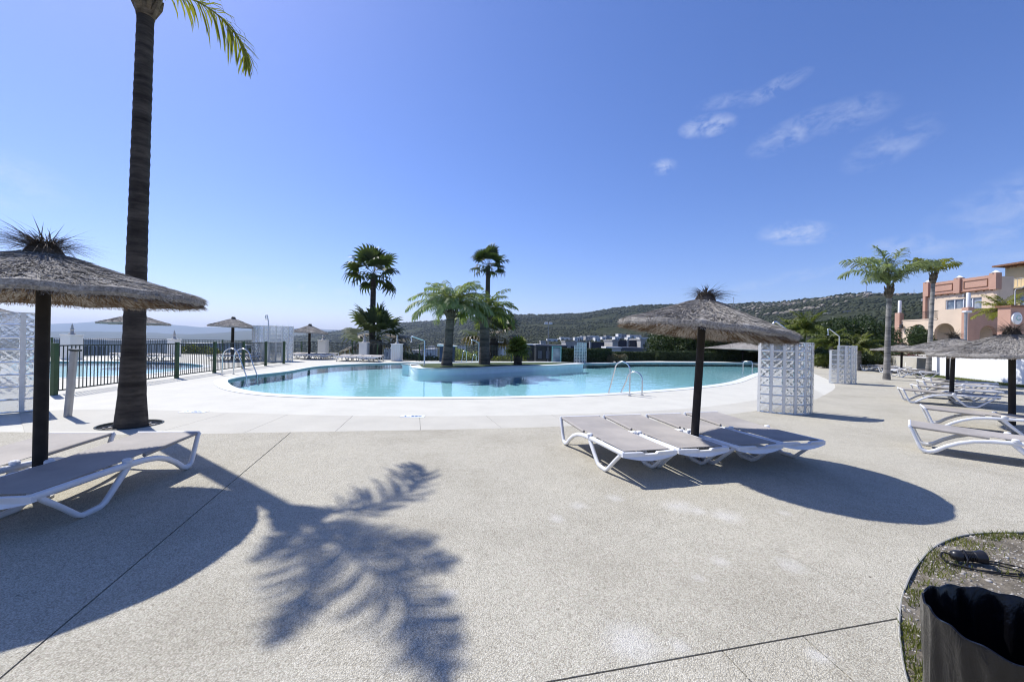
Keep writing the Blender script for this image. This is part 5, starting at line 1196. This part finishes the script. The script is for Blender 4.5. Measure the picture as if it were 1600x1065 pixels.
p = G(870, 566.5); t = thing('garden_gate', 'pale green gate frame at the left end of the hedge', 'gate', (p.x, p.y + .3, 0))
for xx in (-.32, .32): B().box((xx, 0, .6), (.06, .06, 1.2)).build('upright', 'sign_green', t)
B().box((0, 0, 1.17), (.58, .05, .05)).build('top_bar', 'sign_green', t); B().box((0, 0, .55), (.57, .01, 1.05)).build('pane', 'glass_pane', t)

# ------------------------------------------------------------------ planting bed, bin, spotlight
V = []; bb = [Vector((p.x, p.y)) for p in offset(bed, -.004)]
xs = [p.x for p in bb]; ys = [p.y for p in bb]
def inside(x, y, poly):
    c_ = False; n_ = len(poly)
    for i in range(n_):
        a, b_ = poly[i], poly[i - 1]
        if (a.y > y) != (b_.y > y) and x < (b_.x - a.x) * (y - a.y) / (b_.y - a.y) + a.x: c_ = not c_
    return c_
gx, gy = np.meshgrid(np.linspace(min(xs) - .05, max(xs) + .05, 150), np.linspace(min(ys) - .05, max(ys) + .05, 130))
gz = -.002 + fbm(gx * 2.2, gy * 2.2, 5, 77) * .035 + fbm(gx * 14, gy * 14, 3, 78) * .018
q = np.arange(129 * 150).reshape(129, 150)[:, :-1].ravel()
struct(ob('planting_bed', npmesh('planting_bed', np.stack([gx.ravel(), gy.ravel(), gz.ravel()], 1), np.stack([q, q + 1, q + 151, q + 150], 1), True), 'bed_soil'))
def bz(x, y): return float(-.002 + fbm(np.array(x * 2.2), np.array(y * 2.2), 5, 77) * .035 + fbm(np.array(x * 14.), np.array(y * 14.), 3, 78) * .018)
edg = bed_curve; ed = B().tube([(p.x, p.y, .008) for p in edg], .007, 6).build('bed_edging', 'band'); struct(ed)
gpts = []
for _ in range(4200):
    i = rnd.randrange(len(edg)); p = edg[i]; o_ = abs(rnd.gauss(0, .16)) + .02; x_, y_ = p.x + o_ * rnd.uniform(.3, 1), p.y + rnd.gauss(0, .07) - o_ * .3
    if inside(x_, y_, bb) and fbm(np.array(x_ * 3.3), np.array(y_ * 3.3), 3, 91) > .0: gpts.append((x_, y_, bz(x_, y_) - .005))
for _ in range(9000):
    x_, y_ = rnd.uniform(1.5, 4.2), rnd.uniform(.6, 3.4)
    if inside(x_, y_, bb) and fbm(np.array(x_ * 2.3), np.array(y_ * 2.3), 3, 92) > .16: gpts.append((x_, y_, bz(x_, y_) - .005))
blades('bed_grass', gpts, .045, .0035, 'grass', 'sparse weedy grass growing along the edge of the planting bed')
pp = []
for _ in range(9000):
    x_, y_ = rnd.uniform(1.5, 4.3), rnd.uniform(.7, 3.4)
    if inside(x_, y_, bb): pp.append((x_, y_, bz(x_, y_)))
pp = np.array(pp); S = rng.uniform(.002, .010, len(pp)) * (1 + (rng.uniform(0, 1, len(pp)) > .95) * 1.2)
m = MT('bed_stones', (.4, .38, .34), .85, .3); m.color(m.ramp(m.voro(30).outputs['Color'], [(0, (.20, .18, .15)), (.5, (.36, .33, .29)), (1, (.66, .64, .60))])); M['bed_stones'] = m.m
o = blobs('gravel', pp, S, 'bed_stones', .55, .3); tag(o, 'loose pale gravel strewn over the planting bed soil', 'gravel', kind='stuff')
# waste bin with a black liner folded over its rim
bc_ = Vector((1.43, 1.07)); bn = thing('waste_bin', 'waste bin lined with a shiny black bag in the bottom right corner', 'waste bin', (bc_.x, bc_.y, bz(bc_.x, bc_.y)))
HB = .79
B().lathe([(.165, .0), (.168, .01), (.183, .40), (.18, .40), (.1655, .02), (.01, .02)], 36).build('body', 'grey_metal', bn, 40)
ln = B(); k = 180; prof_ = [(.207, .30), (.213, .42), (.216, .55), (.2185, .66), (.2195, .74), (.220, .782), (.2180, .791), (.2135, .792), (.2100, .784), (.2050, .735), (.187, .62), (.178, .45), (.164, .25), (.145, .12), (.06, .10), (.005, .10)]
V = []
for i, (r_, z_) in enumerate(prof_):
    for j in range(k):
        a = 2 * math.pi * j / k; amp = .0075 * min(1, abs(z_ - .79) * 9 + .22) * (2.0 * min(1, max(.2, (z_ - .25) / .35)) if i > 8 else 1) * (1 if r_ > .1 else 0)
        fold = (1 - 2 * abs(math.sin(a * 6 + 1.3 * math.sin(a * 3 + z_ * 4)))) * .7 + (1 - 2 * abs(math.sin(a * 14 + z_ * 7))) * .4 + math.sin(a * 5 + z_ * 12) * .4
        hem = .05 * math.sin(a * 4 + 1) + .03 * math.sin(a * 9) if i == 0 else 0
        rr_ = r_ + amp * fold; V.append((rr_ * math.cos(a), rr_ * math.sin(a), z_ + hem + (.004 * math.sin(a * 17) if 4 < i < 9 else 0)))
nz_ = len(prof_); ln.add(V, [(i * k + j, i * k + (j + 1) % k, (i + 1) * k + (j + 1) % k, (i + 1) * k + j) for i in range(nz_ - 1) for j in range(k)])
ln.build('bin_liner', 'liner', bn, 60); bn.scale = (1, 1, .972)
# garden spotlight lying on the soil with its cable
p = G(1508, 880); sz = bz(p.x, p.y); sp_ = thing('spotlight', 'small black garden spotlight lying on the soil of the planting bed', 'spotlight', (p.x, p.y, sz), R(-14))
T_ = lambda prof, n_=18: B().lathe(prof, n_)
def lay(bq, name, mat, parent): o = bq.build(name, mat, parent, 40); o.rotation_euler = (0, R(86), 0); o.location = (-.075, 0, .048); return o
hb = lay(T_([(.012, -.012), (.03, 0), (.036, .02), (.036, .045), (.030, .05), (.030, .12), (.036, .125), (.040, .15), (.046, .165), (.046, .178), (.040, .178)]), 'housing', 'lamp_plastic', sp_)
B().lathe([(.039, .172), (.039, .176)], 18).build('lens', 'lamp_lens', hb)
for k in range(7): B().lathe([(.0305, .056 + k * .009), (.0345, .056 + k * .009), (.0345, .060 + k * .009), (.0305, .060 + k * .009)], 18).build('cooling_fin', 'lamp_plastic', hb)
B().tube([(-.02, -.045, .0), (-.02, -.05, .05), (-.01, 0, .093), (-.02, .05, .05), (-.02, .045, .0)], .006, 6).build('bracket', 'lamp_plastic', sp_, 50)
cb = [(-.08, 0, .05), (-.125, .01, .055), (-.15, -.02, .03), (-.12, -.075, .012), (-.02, -.10, .01), (.12, -.10, .01), (.24, -.085, .012), (.27, -.04, .012), (.2, .0, .014), (.12, .03, .012), (.2, .06, .012), (.33, .02, .01), (.34, -.07, .01), (.18, -.13, .012), (0, -.12, .015), (-.14, -.06, .018)]
cs = []
for i in range(len(cb) - 1):
    a, b_, c_, d = (Vector(cb[max(0, min(len(cb) - 1, j))]) for j in (i - 1, i, i + 1, i + 2))
    for s_ in range(6): t_ = s_ / 6; cs.append(.5 * ((2 * b_) + (c_ - a) * t_ + (2 * a - 5 * b_ + 4 * c_ - d) * t_ * t_ + (3 * b_ - a - 3 * c_ + d) * t_ ** 3))
B().tube(cs, .0055, 6).build('cable', 'cable', sp_, 60)

# ------------------------------------------------------------------ the air: thin blue haze over the valley
hz = B().box((0, 0, 0), (25000, 25000, 420)).build('haze', None, None); hz.location = (0, 0, -75 + 210)
hm = bpy.data.materials.new('haze'); hm.use_nodes = True; ht = hm.node_tree; ht.nodes.clear()
pv = N(ht, 'ShaderNodeVolumePrincipled'); pv.inputs['Density'].default_value = 9e-5; pv.inputs['Color'].default_value = (.62, .77, 1, 1); pv.inputs['Anisotropy'].default_value = .25
hoo = N(ht, 'ShaderNodeOutputMaterial'); ht.links.new(pv.outputs[0], hoo.inputs['Volume']); hz.data.materials.append(hm)
hz['kind'] = 'stuff'; hz['label'] = 'thin blue haze over the valley and hills'; hz['category'] = 'haze'
